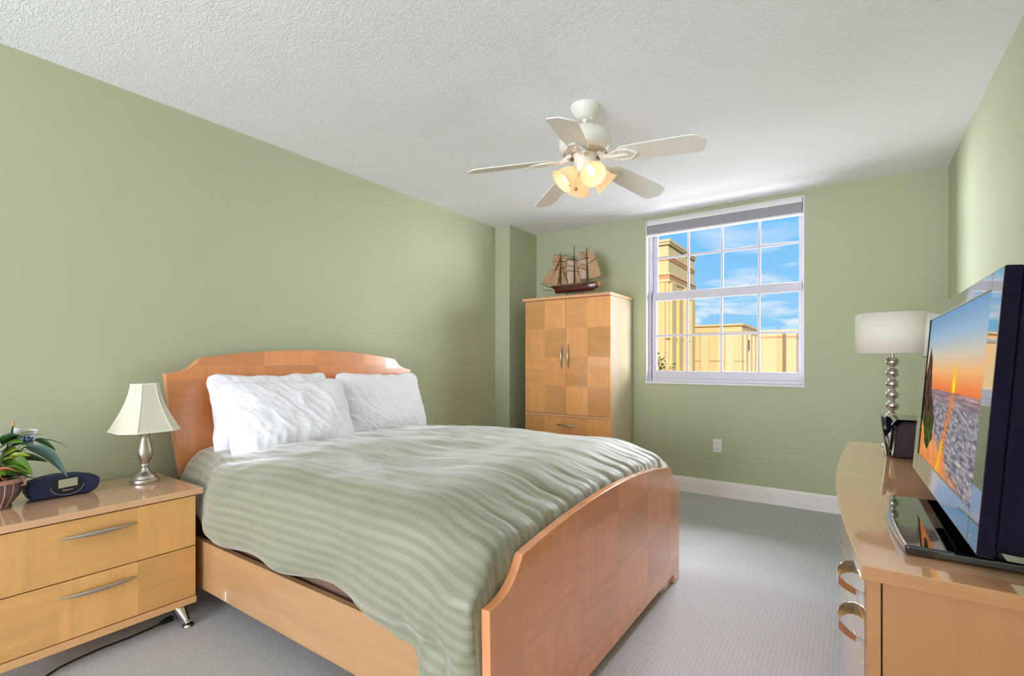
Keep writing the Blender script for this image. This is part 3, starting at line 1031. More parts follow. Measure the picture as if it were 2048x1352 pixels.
def hull_pt(u, v):
    # u bow->stern, v from port rail (0) under keel (.5) to starboard rail (1)
    x = -2.372 + (.492) * u
    rail = .032 * (1 - (2 * u - 1) ** 4) ** .6 + .004
    rail *= (.25 + .75 * sm(0, .22, u)) * (1 - .25 * sm(.8, 1, u))
    ztop = 1.838 + .010 * (1 - sm(0, .25, u)) + .014 * sm(.6, 1, u)
    keel = 1.772 + .050 * (1 - sm(0, .13, u)) ** 2 + .028 * sm(.88, 1, u)
    a = PI * v
    y = SYc - rail * math.cos(a) * (1 - .15 * math.sin(a))
    z = ztop - (ztop - keel) * math.sin(a) ** .7
    if u < .13: x = x + (1 - sm(0, .13, u)) * math.sin(a) * .030
    return Vector((x, y, z))


hl = MB().grid(hull_pt, 40, 20).build('hull', M['hull'], shp, solid=.003)
MB().grid(lambda u, v: Vector((hull_pt(u * .96 + .02, 0).x, SYc + (hull_pt(u * .96 + .02, 1).y - SYc) * (2 * v - 1) * .95, hull_pt(u * .96 + .02, 0).z - .008)), 30, 4).build('deck', M['hull_trim'], hl, solid=.002)
for x0, x1, h_ in ((-2.31, -2.28, .012), (-2.235, -2.205, .010), (-2.17, -2.145, .012), (-2.10, -2.06, .010), (-2.02, -2.00, .012), (-1.96, -1.895, .016)):
    bx(x0, x1, SYc - .014, SYc + .014, 1.828, 1.838 + h_).build('deck_house', M['hull_trim'], hl, bevel=.001)
ml = MB()
for s_ in (0.02, .98):
    ml.tube([hull_pt(u / 20, 0 if s_ < .5 else 1) for u in range(21)], .0024, 6)
ml.tube([hull_pt(u / 20, .14) + Vector((0, -.001, 0)) for u in range(21)], .002, 6)
ml.build('rail_moulding', M['hull_trim'], hl)
MB().box(-1.892, -1.872, SYc - .026, SYc + .026, 1.812, 1.852).build('transom', M['hull_trim'], hl, bevel=.003)
for nm, xb, zt, xt in (('mast', -2.267, 2.165, -2.270), ('mast', -2.123, 2.206, -2.126), ('mast', -1.990, 2.171, -1.998)):
    m_ = MB().tube([(xb, SYc, 1.83), ((xb + xt) / 2, SYc, 2.02), (xt, SYc, zt)], [.0065, .0045, .0024], 8).build(nm, M['spar'], shp)
    MB().box(xt - .014, xt + .014, SYc - .010, SYc + .010, 2.075, 2.081).box(xt - .009, xt + .009, SYc - .007, SYc + .007, 2.100, 2.104).build('mast_top', M['spar'], m_, bevel=.001)
MB().tube([(-2.34, SYc, 1.825), (-2.487, SYc, 1.884)], [.004, .002], 8).build('bowsprit', M['spar'], shp)
bmr = MB().tube([(-2.345, SYc - .02, 1.802), (-2.452, SYc - .03, 1.816)], [.003, .0015], 8)
bmr.tube([(-2.487, SYc, 1.884), (-2.489, SYc, 1.860)], .0012, 6).tube([(-2.452, SYc - .03, 1.816), (-2.46, SYc, 1.872)], .0007, 5)
bmr.build('jib_boom', M['spar'], shp)


def sail(corners, belly, mat, yo=0.0, n=10):
    c0, c1, c2, c3 = [Vector((x, SYc + yo, z)) for x, z in corners]

    def fn(u, v):
        p = c0.lerp(c1, u).lerp(c3.lerp(c2, u), v)
        b_ = math.sin(PI * u) * math.sin(PI * min(1, v * .9 + .05))
        return p + Vector((.003 * noise.noise(Vector((v * 6, c0.z * 20, 1))), belly * b_ + .014 * noise.noise(Vector((u * 3.5 + v * 2, v * 3, c0.x * 9))), .003 * noise.noise(Vector((u * 6, c0.x * 20, 2)))))
    MB().grid(fn, n, n).build('sail', M[mat], shp, solid=.001)


sail([(-2.344, 2.150), (-2.208, 2.124), (-2.216, 2.066), (-2.364, 2.084)], .025, 'sail', .010)
sail([(-2.360, 2.080), (-2.218, 2.064), (-2.208, 2.012), (-2.352, 2.000)], .030, 'sail', .012)
sail([(-2.350, 1.998), (-2.212, 2.008), (-2.235, 1.930), (-2.345, 1.940)], .028, 'sail', .012)
sail([(-2.345, 1.938), (-2.236, 1.928), (-2.262, 1.856), (-2.322, 1.856)], .026, 'sail', .012)
sail([(-2.192, 2.082), (-2.082, 2.058), (-2.080, 2.010), (-2.214, 2.034)], .024, 'sail_pale', .010)
sail([(-2.210, 2.030), (-2.078, 2.008), (-2.072, 1.962), (-2.212, 1.984)], .026, 'sail_pale', .012)
sail([(-2.206, 1.980), (-2.070, 1.958), (-2.062, 1.862), (-2.194, 1.856)], .030, 'sail_pale', .012)
sail([(-2.066, 2.134), (-2.004, 2.130), (-1.998, 2.074), (-2.068, 2.074)], .026, 'sail', .010)
sail([(-2.070, 2.072), (-1.996, 2.066), (-1.992, 2.022), (-2.076, 2.038)], .026, 'sail_pale', .012)
sail([(-2.080, 2.034), (-1.992, 2.018), (-1.992, 1.968), (-2.084, 1.992)], .026, 'sail', .012)
sail([(-2.078, 1.988), (-1.994, 1.966), (-2.003, 1.890), (-2.071, 1.892)], .028, 'sail_pale', .012)
sail([(-1.994, 2.165), (-1.898, 2.062), (-1.856, 1.892), (-1.978, 1.874)], .012, 'sail', .004)
sail([(-2.272, 2.120), (-2.272, 2.110), (-2.392, 1.866), (-2.484, 1.886)], .010, 'sail', .002)
sail([(-2.270, 2.060), (-2.268, 2.050), (-2.300, 1.862), (-2.400, 1.866)], .008, 'sail', .004)
sail([(-2.262, 2.040), (-2.250, 1.990), (-2.200, 1.856), (-2.262, 1.852)], .006, 'sail', .006)
sail([(-2.122, 2.060), (-2.110, 2.050), (-2.062, 1.860), (-2.120, 1.855)], .006, 'sail', .006)
for a, b_ in (((-2.35, 2.152), (-2.203, 2.124)), ((-2.368, 2.085), (-2.210, 2.066)), ((-2.356, 2.002), (-2.205, 2.012)), ((-2.196, 2.084), (-2.078, 2.058)), ((-2.218, 2.034), (-2.074, 2.008)), ((-2.216, 1.984), (-2.066, 1.960)), ((-2.070, 2.137), (-1.995, 2.132)), ((-2.072, 2.075), (-1.990, 2.070)), ((-2.088, 1.994), (-1.986, 1.968))):
    MB().tube([(a[0], SYc + .007, a[1]), (b_[0], SYc + .007, b_[1])], .0018, 6).build('yard', M['spar'], shp)
MB().tube([(-1.985, SYc + .004, 1.872), (-1.850, SYc + .004, 1.893)], .002, 6).build('spanker_boom', M['spar'], shp)
MB().tube([(-1.99, SYc + .004, 2.02), (-1.888, SYc + .004, 2.070)], .002, 6).build('spanker_gaff', M['spar'], shp)
rg = MB()
for a, b_ in (((-2.487, SYc, 1.884), (-2.270, SYc, 2.160)), ((-2.42, SYc, 1.856), (-2.269, SYc, 2.08)), ((-2.269, SYc, 2.160), (-2.126, SYc, 2.10)), ((-2.126, SYc, 2.200), (-1.998, SYc, 2.168)), ((-2.126, SYc, 2.20), (-2.10, SYc, 2.05)), ((-1.852, SYc, 1.893), (-1.892, SYc, 2.068))):
    rg.tube([a, b_], .0006, 5)
for xb, zt in ((-2.268, 2.075), (-2.124, 2.075), (-1.992, 2.075)):
    for k in range(4):
        for s_ in (-1, 1):
            rg.tube([(xb - .004 + .011 * k, SYc + s_ * .030, 1.846), (xb, SYc, zt - .05)], .0009, 5)
rg.build('rigging', M['rigging'], shp)
pg = MB()
for x_ in (-2.204, -2.035):
    pg.tube([(x_, SYc, 1.713), (x_, SYc, 1.778)], .004, 8)
pg.box(-2.25, -1.99, SYc - .02, SYc + .02, 1.713, 1.720)
pg.build('display_stand', M['spar'], shp)

# ================================================================== DRESSER
DT = .770
dr_ = thing('dresser', 'low bow-front maple dresser along the right wall', 'dresser', (.27, 1.89, 0))
DYn, DYf, DXb = 1.076, 2.705, .520


def bow(y, inset=0.0):
    yc = 1.93
    t_ = (y - yc) / ((DYn - yc) if y < yc else (DYf - yc))
    return -.041 + (.055 if y < yc else .035) * t_ * t_ + inset


def bow_outline(y0, y1, inset, xb, n=40):
    pts = [(bow(y0 + (y1 - y0) * k / n, inset), y0 + (y1 - y0) * k / n) for k in range(n + 1)]
    return pts + [(xb, y1), (xb, y0)]


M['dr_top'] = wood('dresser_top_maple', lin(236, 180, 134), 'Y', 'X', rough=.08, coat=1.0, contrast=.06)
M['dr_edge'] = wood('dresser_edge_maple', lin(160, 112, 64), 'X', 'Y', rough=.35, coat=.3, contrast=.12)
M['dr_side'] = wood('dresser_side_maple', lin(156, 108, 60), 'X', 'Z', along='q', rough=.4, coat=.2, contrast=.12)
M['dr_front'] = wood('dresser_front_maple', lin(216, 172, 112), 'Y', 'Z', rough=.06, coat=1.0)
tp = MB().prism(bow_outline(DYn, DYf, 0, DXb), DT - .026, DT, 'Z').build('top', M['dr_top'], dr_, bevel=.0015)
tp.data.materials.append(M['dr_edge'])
for p in tp.data.polygons:
    if abs(p.normal.y) > .9: p.material_index = 1
yn, yf = DYn + .028, DYf - .028
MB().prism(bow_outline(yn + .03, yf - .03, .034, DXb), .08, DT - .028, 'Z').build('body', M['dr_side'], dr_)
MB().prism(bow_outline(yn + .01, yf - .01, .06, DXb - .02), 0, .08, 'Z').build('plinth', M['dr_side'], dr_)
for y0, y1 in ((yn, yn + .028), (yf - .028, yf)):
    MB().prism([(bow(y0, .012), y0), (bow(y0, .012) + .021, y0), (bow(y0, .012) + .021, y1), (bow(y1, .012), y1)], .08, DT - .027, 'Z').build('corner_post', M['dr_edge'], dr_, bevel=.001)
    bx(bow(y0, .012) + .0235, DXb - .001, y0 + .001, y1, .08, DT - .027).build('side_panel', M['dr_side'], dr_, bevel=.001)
cw = (yf - yn - .056) / 3


def front_panel(name, y0, y1, z0, z1):
    n = 12
    pts = [(bow(y0 + (y1 - y0) * i / n, .014), y0 + (y1 - y0) * i / n) for i in range(n + 1)] + [(bow(y0 + (y1 - y0) * i / n, .033), y0 + (y1 - y0) * i / n) for i in range(n, -1, -1)]
    return MB().prism(pts, z0, z1, 'Z').build(name, M['dr_front'], dr_, bevel=.001)


def strap_handle(d, ya, yb, hz):
    n = 20; vs = []; fs = []
    for i in range(n + 1):      # flat strap handle, bowed out
        t_ = i / n
        y = ya + (yb - ya) * t_
        ox = .036 * math.sin(PI * t_) ** .6
        hh = .003 + .010 * t_ ** .5
        xo = bow(y, .014) - ox
        vs += [(xo, y, hz - hh), (xo, y, hz + hh), (xo + .0025, y, hz + hh), (xo + .0025, y, hz - hh)]
    for i in range(n):
        for j in range(4):
            a = i * 4 + j; b_ = i * 4 + (j + 1) % 4
            fs.append((a, b_, b_ + 4, a + 4))
    fs += [(0, 1, 2, 3), (n * 4 + 3, n * 4 + 2, n * 4 + 1, n * 4)]
    MB().add(vs, fs).build('handle', M['chrome'], d)


for c_ in range(3):
    y0 = yn + .028 + c_ * cw + .0015; y1 = yn + .028 + (c_ + 1) * cw - .0015
    if c_ == 1:
        ym = (y0 + y1) / 2
        front_panel('door', y0, ym - .001, .084, .738)
        front_panel('door', ym + .001, y1, .084, .738)
        continue
    for (z0, z1, hz) in ((.646, .738, .688), (.556, .643, .598), (.322, .553, .355), (.084, .319, .210)):
        d = front_panel('drawer', y0, y1, z0, z1)
        if c_ == 0:
            strap_handle(d, 1.150, 1.300, hz)
        else:
            strap_handle(d, y1 - .20, y1 - .05, hz)

# ------------------------------------------------------------------ drum lamp
QX, QY = .1415, 2.605
dl = thing('table_lamp', 'silver ball-stem lamp with white drum shade on the dresser', 'lamp', (QX, QY, DT))
MB().lathe([(.036, 0), (.038, .004), (.036, .012), (.024, .018), (.014, .024), (.008, .030), (.008, .050)], (QX, QY, DT), 40).build('lamp_base', M['nickel'], dl)
zc = 1.1292
for k in range(8):
    z = zc - .0455 * k
    if z < DT + .03: break
    MB().lathe([(.0075, .0195)] + [(.0234 * math.sin(a), .0213 * math.cos(a)) for a in [PI * i / 16 for i in range(1, 16)]][1:-1] + [(.0075, -.0195), (.0068, -.0245)], (QX, QY, z), 28).build('ball', M['nickel'], dl)
MB().tube([(QX, QY, zc + .018), (QX, QY, 1.30)], .006, 10).build('stem', M['nickel'], dl)
dsh = MB()
R1, R0 = .127, .130
n = 64
vs = []; fs = []
for (r_, z) in ((R0, 1.163), (R1, 1.330)):
    vs += [(QX + r_ * math.cos(2 * PI * k / n), QY + r_ * math.sin(2 * PI * k / n), z) for k in range(n)]
fs = [(k, (k + 1) % n, n + (k + 1) % n, n + k) for k in range(n)]
dsh.add(vs, fs)
ds_ = dsh.build('lamp_shade', M['drum'], dl, solid=.003)
sp = MB()
for k in range(3):
    a = 2 * PI * k / 3
    sp.tube([(QX, QY, 1.295), (QX + (R1 - .002) * math.cos(a), QY + (R1 - .002) * math.sin(a), 1.305)], .0015, 6)
sp.build('shade_spider', M['nickel'], ds_)

# ------------------------------------------------------------------ speaker dock
sk = thing('speaker_dock', 'black speaker dock with angled glossy front behind the television', 'speaker', (.20, 2.44, DT))
bd = [(.126, DT + .002), (.300, DT + .002), (.300, .898), (.285, .906), (.156, .906), (.136, .886)]
MB().prism(bd, 2.325, 2.525, 'Y').build('body', M['grille'], sk, bevel=.012, seg=4)
MB().prism([(.138, .886), (.120, .896), (.136, .916), (.300, .916), (.300, .9065), (.156, .9065)], 2.318, 2.530, 'Y').build('top_panel', M['dock_top'], sk, bevel=.002)
MB().prism([(.1275, DT + .010), (.1225, DT + .010), (.1335, .888), (.1385, .888)], 2.318, 2.322, 'Y').build('edge_trim', M['chrome'], sk)
MB().prism([(.109, DT + .004), (.122, DT + .004), (.110, .915), (.096, .924), (.092, .922)], 2.36, 2.520, 'Y').build('front_panel', M['gloss_black'], sk, bevel=.002)
MB().tube([(.110, 2.358, DT + .008), (.093, 2.358, .920)], .0022, 8).build('front_trim', M['chrome'], sk)
MB().prism([(.116, .850), (.130, .884), (.136, .905), (.116, .908), (.106, .88)], 2.37, 2.51, 'Y').build('control_strip', M['side_black'], sk, bevel=.002)

# ------------------------------------------------------------------ television
# local frame: +X towards the far end of the dresser (image left), +Y is the back, +Z up; screen faces local -Y
tv = thing('television', 'flat screen television showing an ocean sunset, standing on the dresser', 'television', (0, 0, 0))
TW, TH = .812, .454
SW0, SW1 = .068, .735     # screen from the near edge to the far edge
SZ0, SZ1 = .056, .424


def tl(mb):
    return mb


def rounded(x0, x1, z0, z1, r, n=6):
    o_ = []
    for cx, cz_, a0 in ((x1 - r, z1 - r, 0), (x0 + r, z1 - r, 90), (x0 + r, z0 + r, 180), (x1 - r, z0 + r, 270)):
        for k in range(n + 1):
            a = math.radians(a0 + 90 * k / n)
            o_.append((cx + r * math.cos(a), cz_ + r * math.sin(a)))
    return o_


body = MB()
op = [(0.0, 0.0), (TW, 0.0), (TW, TH)] + [(TW / 2 + (TW / 2) * math.cos(a), TH + .010 * math.sin(a)) for a in [PI * k / 16 for k in range(1, 16)]] + [(0.0, TH)]
fr = MB()   # front bezel ring with an opening for the screen
ring_o = [(0, 0), (TW, 0), (TW, TH), (TW * .75, TH + .006), (TW * .5, TH + .008), (TW * .25, TH + .006), (0, TH)]
def quad_ring(mb, x0, x1, z0, z1, sx0, sx1, sz0, sz1, y0, y1):
    mb.box(x0, sx0, y0, y1, z0, z1); mb.box(sx1, x1, y0, y1, z0, z1)
    mb.box(sx0, sx1, y0, y1, z0, sz0); mb.box(sx0, sx1, y0, y1, sz1, z1)
quad_ring(fr, 0, TW, 0, TH, SW0, SW1, SZ0, SZ1, 0.0, .022)
bz = fr.build('bezel', M['gloss_black'], tv, bevel=.003)
bz.data.materials.append(M['side_black'])
for p in bz.data.polygons:
    if abs(p.normal.x) > .9 and (p.center.x < .001 or p.center.x > TW - .001): p.material_index = 1
bk = MB().prism(rounded(-.002, TW + .002, .006, TH + .002, .030), .0225, .060, 'Y')
bk.build('side_band', M['side_black'], tv, bevel=.006, seg=3)
hb = MB().prism(rounded(.010, TW - .010, .020, TH - .008, .05), .060, .105, 'Y')
hb.build('back_shell', M['matte_black'], tv, bevel=.02, seg=4)
vt = MB()
for k in range(3):
    vt.box(.006, .0115,   .064, .076, .392 - k * .0095, .397 - k * .0095)
vt.build('vent_slot', M['grey_line'], tv, bevel=.002)
bt = MB()
for k in range(5):
    bt.box(-.0010, .0005, .011, .018, .062 + k * .021, .075 + k * .021)
bt.build('side_buttons', M['side_black'], tv)
MB().tube([(TW * .62, -.0008, .036), (TW * .62 - .010, -.0008, .036)], .0012, 6).tube([(.05, -.0006, .018), (.053, -.0006, .018)], .0010, 6).build('bezel_mark', M['grey_line'], tv)

# the picture on the screen
def lerp3(a, b_, t_):
    t_ = min(1, max(0, t_))
    return tuple(x_ + (y_ - x_) * t_ for x_, y_ in zip(a, b_))


def fbm(x, y, s=0.0, o=5):
    v_ = 0; a_ = .5; f_ = 1
    for _ in range(o):
        v_ += a_ * noise.noise(Vector((x * f_, y * f_, s))); a_ *= .55; f_ *= 2.1
    return v_


def picture(u, v):
    """u: 0 left .. 1 right ; v: 0 top .. 1 bottom, display colours 0-255"""
    hz = .50
    if v < hz:
        t_ = v / hz
        stops = [(0, (118, 158, 196)), (.3, (160, 186, 206)), (.55, (214, 200, 178)), (.75, (244, 182, 120)), (1.0, (238, 122, 66))]
        for (a, ca), (b_, cb) in zip(stops, stops[1:]):
            if t_ <= b_:
                c_ = lerp3(ca, cb, (t_ - a) / (b_ - a)); break
        dx = (u - .60) * 1.78; dy = v - .455
        g = math.exp(-(dx * dx * 420 + dy * dy * 130))
        c_ = lerp3(c_, (255, 214, 20), g * 1.1)
        g2 = math.exp(-(dx * dx * 3500 + (dy) ** 2 * 900))
        c_ = lerp3(c_, (255, 248, 60), g2 * 1.5)
    else:
        d_ = (v - hz) / (1 - hz)
        n_ = fbm(u * (10 + 4 / (d_ + .1)), v * 46, 2.0)
        n2 = fbm(u * 60, v * 110, 5.0, 3)
        c_ = lerp3((88, 88, 108), (206, 196, 190), .45 + n_ * 1.3 + n2 * .7)
        if d_ < .16:
            c_ = lerp3(c_, lerp3((110, 90, 105), (205, 160, 150), .5 + fbm(u * 4, v * 60, 1.0) * 2), 1 - d_ / .16 * .6)
        # sun path
        px = .60 - .16 * d_
        g = math.exp(-((u - px) / (.030 + .03 * d_)) ** 2) * (.55 + n_ * 1.6 + n2)
        c_ = lerp3(c_, (255, 130, 50), g)
        # wet sand
        edge = .62 + .42 * u + .06 * fbm(u * 7, 1.0, 3.0) * 2
        if v > edge:
            s_ = min(1, (v - edge) * 9)
            sand = lerp3((222, 132, 74), (240, 160, 96), .5 + fbm(u * 12, v * 12, 7.0) * 1.6)
            c_ = lerp3(c_, sand, s_)
            g = math.exp(-((u - px + .01) / .022) ** 2)
            c_ = lerp3(c_, (255, 190, 30), g * (.9 + n2))
    # rock stack on the left
    if .19 < v < .93:
        rx_ = interp(v, [(.19, .070), (.32, .13), (.5, .165), (.62, .24), (.70, .285), (.82, .275), (.90, .215), (.93, .17)]) + .012 * fbm(v * 16, 0, 11)
        lx_ = interp(v, [(.19, .064), (.30, .035), (.42, .0), (.72, -.02), (.80, .06), (.88, .10), (.93, .16)]) + .01 * fbm(v * 14, 4, 11)
        if lx_ < u < rx_:
            n_ = fbm(u * 60, v * 9, 3.0)
            c_ = lerp3((34, 26, 24), (136, 100, 76), .42 + n_ * 1.6)
            if v > .70: c_ = lerp3(c_, (40, 62, 22), .75)
            if v > .70 and n_ > .1: c_ = lerp3(c_, (112, 128, 60), .6)
    return c_


NX_, NZ_ = 300, 170
scr = MB().grid(lambda u, v: Vector((SW1 + (SW0 - SW1) * u, .0035, SZ1 + (SZ0 - SZ1) * v)), NX_, NZ_)
pic = [picture(i / NX_, j / NZ_) for j in range(NZ_ + 1) for i in range(NX_ + 1)]
mS, tS, bS = new_mat('lit_screen')
at = tS.add('ShaderNodeAttribute'); at.attribute_name = 'picture'
bS.inputs['Base Color'].default_value = (.01, .01, .01, 1)
bS.inputs['Roughness'].default_value = .30
bS.inputs['Specular IOR Level'].default_value = 0.0
tS.put(bS.inputs['Emission Color'], at.outputs['Color'])
bS.inputs['Emission Strength'].default_value = .92
so_ = scr.build('screen', mS, tv)
ca = so_.data.color_attributes.new('picture', 'FLOAT_COLOR', 'POINT')
co0 = so_.data.vertices
for i, vtx in enumerate(co0):
    iu = (vtx.co.x - SW1) / (SW0 - SW1); iv = (vtx.co.z - SZ1) / (SZ0 - SZ1)
    k = int(round(iv * NZ_)) * (NX_ + 1) + int(round(iu * NX_))
    ca.data[i].color = lin(*[min(255, max(0, c_)) for c_ in pic[k]])
TVX, TVY, TVZ = .160, 1.045, .829
tv.rotation_euler = (math.radians(0), 0, 0)
# local X -> world (0.014,1,..)  local Y -> world +X (tilted back), local Z up
ex = Vector((-.016, .9997, -.010)).normalized()
ez = Vector((.075, .0, .9972)); ez = (ez - ex * ez.dot(ex)).normalized()
ey = ez.cross(ex)
if ey.x < 0:
    pass
Mx = Matrix(((ex.x, -ey.x, ez.x, TVX), (ex.y, -ey.y, ez.y, TVY), (ex.z, -ey.z, ez.z, TVZ), (0, 0, 0, 1)))
for o in [o for o in bpy.data.objects if o.parent == tv and o.type == 'MESH']:
    # bake the mirrored basis into the meshes so every scale stays positive
    md_ = o.data
    md_.transform(Mx)
    md_.flip_normals()
    md_.transform(Matrix.Translation((-TVX - .05, -1.45, -DT)))
tv.location = (TVX + .05, 1.45, DT)
# stand: glossy base plate with a short neck (parts of the television)
ORG[tv.name] = Vector(tv.location)
st_o = []
for k in range(17):
    t_ = k / 16; y = 1.178 + .420 * t_
    st_o.append((.083 - .016 * math.sin(PI * t_), y))
st_o += [(.345, 1.600), (.345, 1.176)]
MB().prism(st_o, DT + .001, DT + .019, 'Z').build('stand_base', M['gloss_black'], tv, bevel=.005, seg=3)
MB().tube([(.080, 1.186 + .40 * k / 12, 0) for k in range(0)] or [(.074 + .010 * (2 * abs(k / 12 - .5)) ** 2, 1.186 + .405 * k / 12, DT + .0195) for k in range(13)], .0015, 6).build('stand_chrome_edge', M['chrome'], tv)
nk = MB().prism([(.190, 1.37), (.245, 1.35), (.245, 1.55), (.190, 1.53)], DT + .019, .90, 'Z')
nk.build('stand_neck', M['gloss_black'], tv, bevel=.01, seg=3)

# ================================================================== CEILING FAN
FX, FY = -1.13, 2.30
fan = thing('ceiling_fan', 'white five-blade ceiling fan with a lit four-shade light kit', 'ceiling fan', (FX, FY, H))
MB().lathe([(.076, 0), (.076, -.008), (.072, -.018), (.062, -.036), (.046, -.054), (.036, -.063), (.020, -.065)], (FX, FY, H), 40).build('canopy', M['fan_white'], fan)
MB().tube([(FX, FY, H - .060), (FX, FY, 2.32)], .0125, 16).build('downrod', M['fan_white'], fan)
MB().lathe([(.020, .128), (.060, .124), (.100, .112), (.124, .092), (.134, .070), (.135, .030), (.132, .014), (.120, .004), (.105, -.004), (.050, -.012)], (FX, FY, 2.200), 56).build('motor_housing', M['fan_white'], fan)
vg = MB()
for k in range(44):
    a = 2 * PI * k / 44
    c_, s_ = math.cos(a), math.sin(a)
    p0 = Vector((FX + .066 * c_, FY + .066 * s_, 2.1895)); p1 = Vector((FX + .112 * c_, FY + .112 * s_, 2.1975))
    vg.tube([p0, p1], .0022, 4)
vg.build('vent_grooves', M['fan_groove'], fan)
MB().lathe([(.060, .010), (.060, -.006), (.056, -.014), (.057, -.030), (.057, -.078), (.052, -.090), (.034, -.098), (.020, -.108), (.008, -.110)], (FX, FY, 2.190), 40).build('switch_housing', M['fan_white'], fan)


def blade_local():
    """outline along +X, root at .20, tip at .61; width 0.118"""
    o_ = [(.190, -.040), (.210, -.054), (.30, -.060), (.545, -.068), (.572, -.064), (.586, -.052), (.592, -.034), (.604, -.014), (.607, 0)]
    return o_ + [(x, -y) for x, y in o_[:-1][::-1]]


for k in range(5):
    ang = math.radians(-1.5 + 72 * k)
    pitch = math.radians(-13)
    drop = math.radians(7.0)
    R_ = Matrix.Rotation(ang, 4, 'Z') @ Matrix.Rotation(drop, 4, 'Y') @ Matrix.Rotation(pitch, 4, 'X')
    T_ = Matrix.Translation((FX, FY, 2.178))
    mb = MB().prism(blade_local(), -.003, .003, 'Z')
    mb.v = [tuple((T_ @ R_) @ Vector(p)) for p in mb.v]
    b_ = mb.build('blade', M['fan_blade'], fan, bevel=.0015)
    # ornate iron bracket under the blade
    br = MB()
    br.prism([(.085, -.016), (.13, -.013), (.165, -.030), (.20, -.044), (.24, -.040), (.262, -.024), (.285, -.004), (.285, .004), (.262, .024), (.24, .040), (.20, .044), (.165, .030), (.13, .013), (.085, .016)], -.010, -.004, 'Z')
    for s_ in (-1, 1):
        br.tube([(.205 + .028 * math.cos(a), s_ * .004 + s_ * (.018 + .016 * math.sin(a)), -.011) for a in [2 * PI * i / 16 for i in range(17)]], .0038, 6)
        br.tube([(.150, s_ * .022, -.010), (.20, s_ * .046, -.011), (.245, s_ * .036, -.011), (.285, 0, -.010)], .0042, 6)
    br.tube([(.10, 0, -.004), (.16, 0, -.013), (.24, 0, -.012)], [.009, .008, .005], 8)
    br.v = [tuple((T_ @ R_) @ Vector(p)) for p in br.v]
    br.tube([(FX + .075 * math.cos(ang), FY + .075 * math.sin(ang), 2.192), (FX + .115 * math.cos(ang), FY + .115 * math.sin(ang), 2.158)], [.012, .010], 8)
    br.build('blade_bracket', M['fan_white'], b_)

# light kit: four tilted glass bells
view = math.atan2(0 - FY, 0 - FX)
bulb_lights = []
for k in range(4):
    a = view + math.radians(19) + PI / 2 * k
    d = Vector((math.cos(a), math.sin(a), 0))
    tilt = math.radians(48)
    ax = (d * math.sin(tilt) + Vector((0, 0, -math.cos(tilt)))).normalized()
    c0 = Vector((FX, FY, 2.128)) + d * .034
    arm = MB().tube([Vector((FX, FY, 2.133)), c0 + ax * .012], [.012, .011], 10).lathe([(.016, .0), (.020, .006), (.020, .026), (.016, .030)], tuple(c0), 20, tuple(ax))
    a_ = arm.build('light_arm', M['fan_white'], fan)
    prof = [(.021, .020), (.026, .028), (.040, .048), (.048, .068), (.052, .088), (.058, .106), (.067, .120), (.064, .1205), (.056, .106), (.050, .088), (.045, .068), (.037, .048), (.022, .028)]
    g_ = MB()
    seg = 32
    uu = ax.orthogonal().normalized(); ww = ax.cross(uu)
    vs = []; fs = []
    for r_, h_ in prof:
        for q in range(seg):
            t_ = 2 * PI * q / seg
            vs.append(c0 + ax * h_ + (uu * math.cos(t_) + ww * math.sin(t_)) * r_)
    L_ = len(prof)
    for j in range(L_):
        for q in range(seg):
            j2 = (j + 1) % L_
            fs.append((j * seg + q, j * seg + (q + 1) % seg, j2 * seg + (q + 1) % seg, j2 * seg + q))
    g_.add(vs, fs)
    g_.build('glass_shade', M['lamp_glass'], a_)
    bc = c0 + ax * .085
    MB().ball(tuple(bc), .0195, 20, 12).build('bulb', M['bulb'], a_)
    ld = bpy.data.lights.new('fan_bulb', 'POINT'); ld.energy = 2.4; ld.color = (1.0, .82, .60); ld.shadow_soft_size = .021
    lo = bpy.data.objects.new('fan_bulb', ld); C.objects.link(lo); lo.location = c0 + ax * .085
for k, (dx, dy, zb, zt) in enumerate(((-.058, -.045, 2.045, 2.17), (-.020, -.062, 2.012, 2.14))):
    mb = MB().tube([(FX + dx, FY + dy, zt), (FX + dx, FY + dy, zb)], .0010, 6)
    c_ = mb.build('pull_chain', M['brass'], fan)
    MB().ball((FX + dx, FY + dy, zb - .008), .0095, 14, 8).build('chain_ball', M['brass'], c_)

# ================================================================== OUTSIDE
GZ = -9.0
struct(bx(-120, 120, 5.5, 200, GZ - .5, GZ).build('ground', M['ground']))


def bldg(name, label, loc):
    return thing(name, label, 'building', loc)


# tower: south face at Y=20, east face at X=-6.1
TX, TY0, TY1, TZ = -6.10, 20.0, 23.92, 5.95
b1 = bldg('building', 'tall tan stucco building with orange bands seen at the left of the window', (-10, 22, GZ))
bx(-16, TX, TY0, TY1, GZ, TZ).build('wall', M['stucco_lt'], b1, smooth=False)
for z0, z1, o_, mt_ in ((TZ, TZ + .10, .10, 'stucco_lt'), (TZ - .10, TZ, .06, 'stucco_lt'), (TZ - .14, TZ - .10, .03, 'stucco_dk'), (5.22, 5.36, .03, 'stucco_or'), (5.36, 5.39, .05, 'stucco_lt'), (4.46, 4.62, .06, 'stucco_or'), (4.62, 4.68, .09, 'stucco_lt'), (4.34, 4.46, .05, 'stucco_lt'), (2.0, 2.05, .03, 'stucco_dk')):
    bx(-16, TX + o_, TY0 - o_, TY1 + o_, z0, z1).build('cornice' if o_ > .04 else 'joint', M[mt_], b1, smooth=False)
pw = MB()
for k in range(7):
    x1 = TX - .10 - k * .95
    pw.box(x1 - .55, x1, TY0 - .14, TY0, GZ, 4.30)
for k in range(4):
    y0 = TY0 + .12 + k * 1.0
    pw.box(TX, TX + .12, y0, y0 + .55, GZ, 4.30 - .45 * (k % 2))
pw.build('pilaster', M['stucco'], b1, smooth=False)
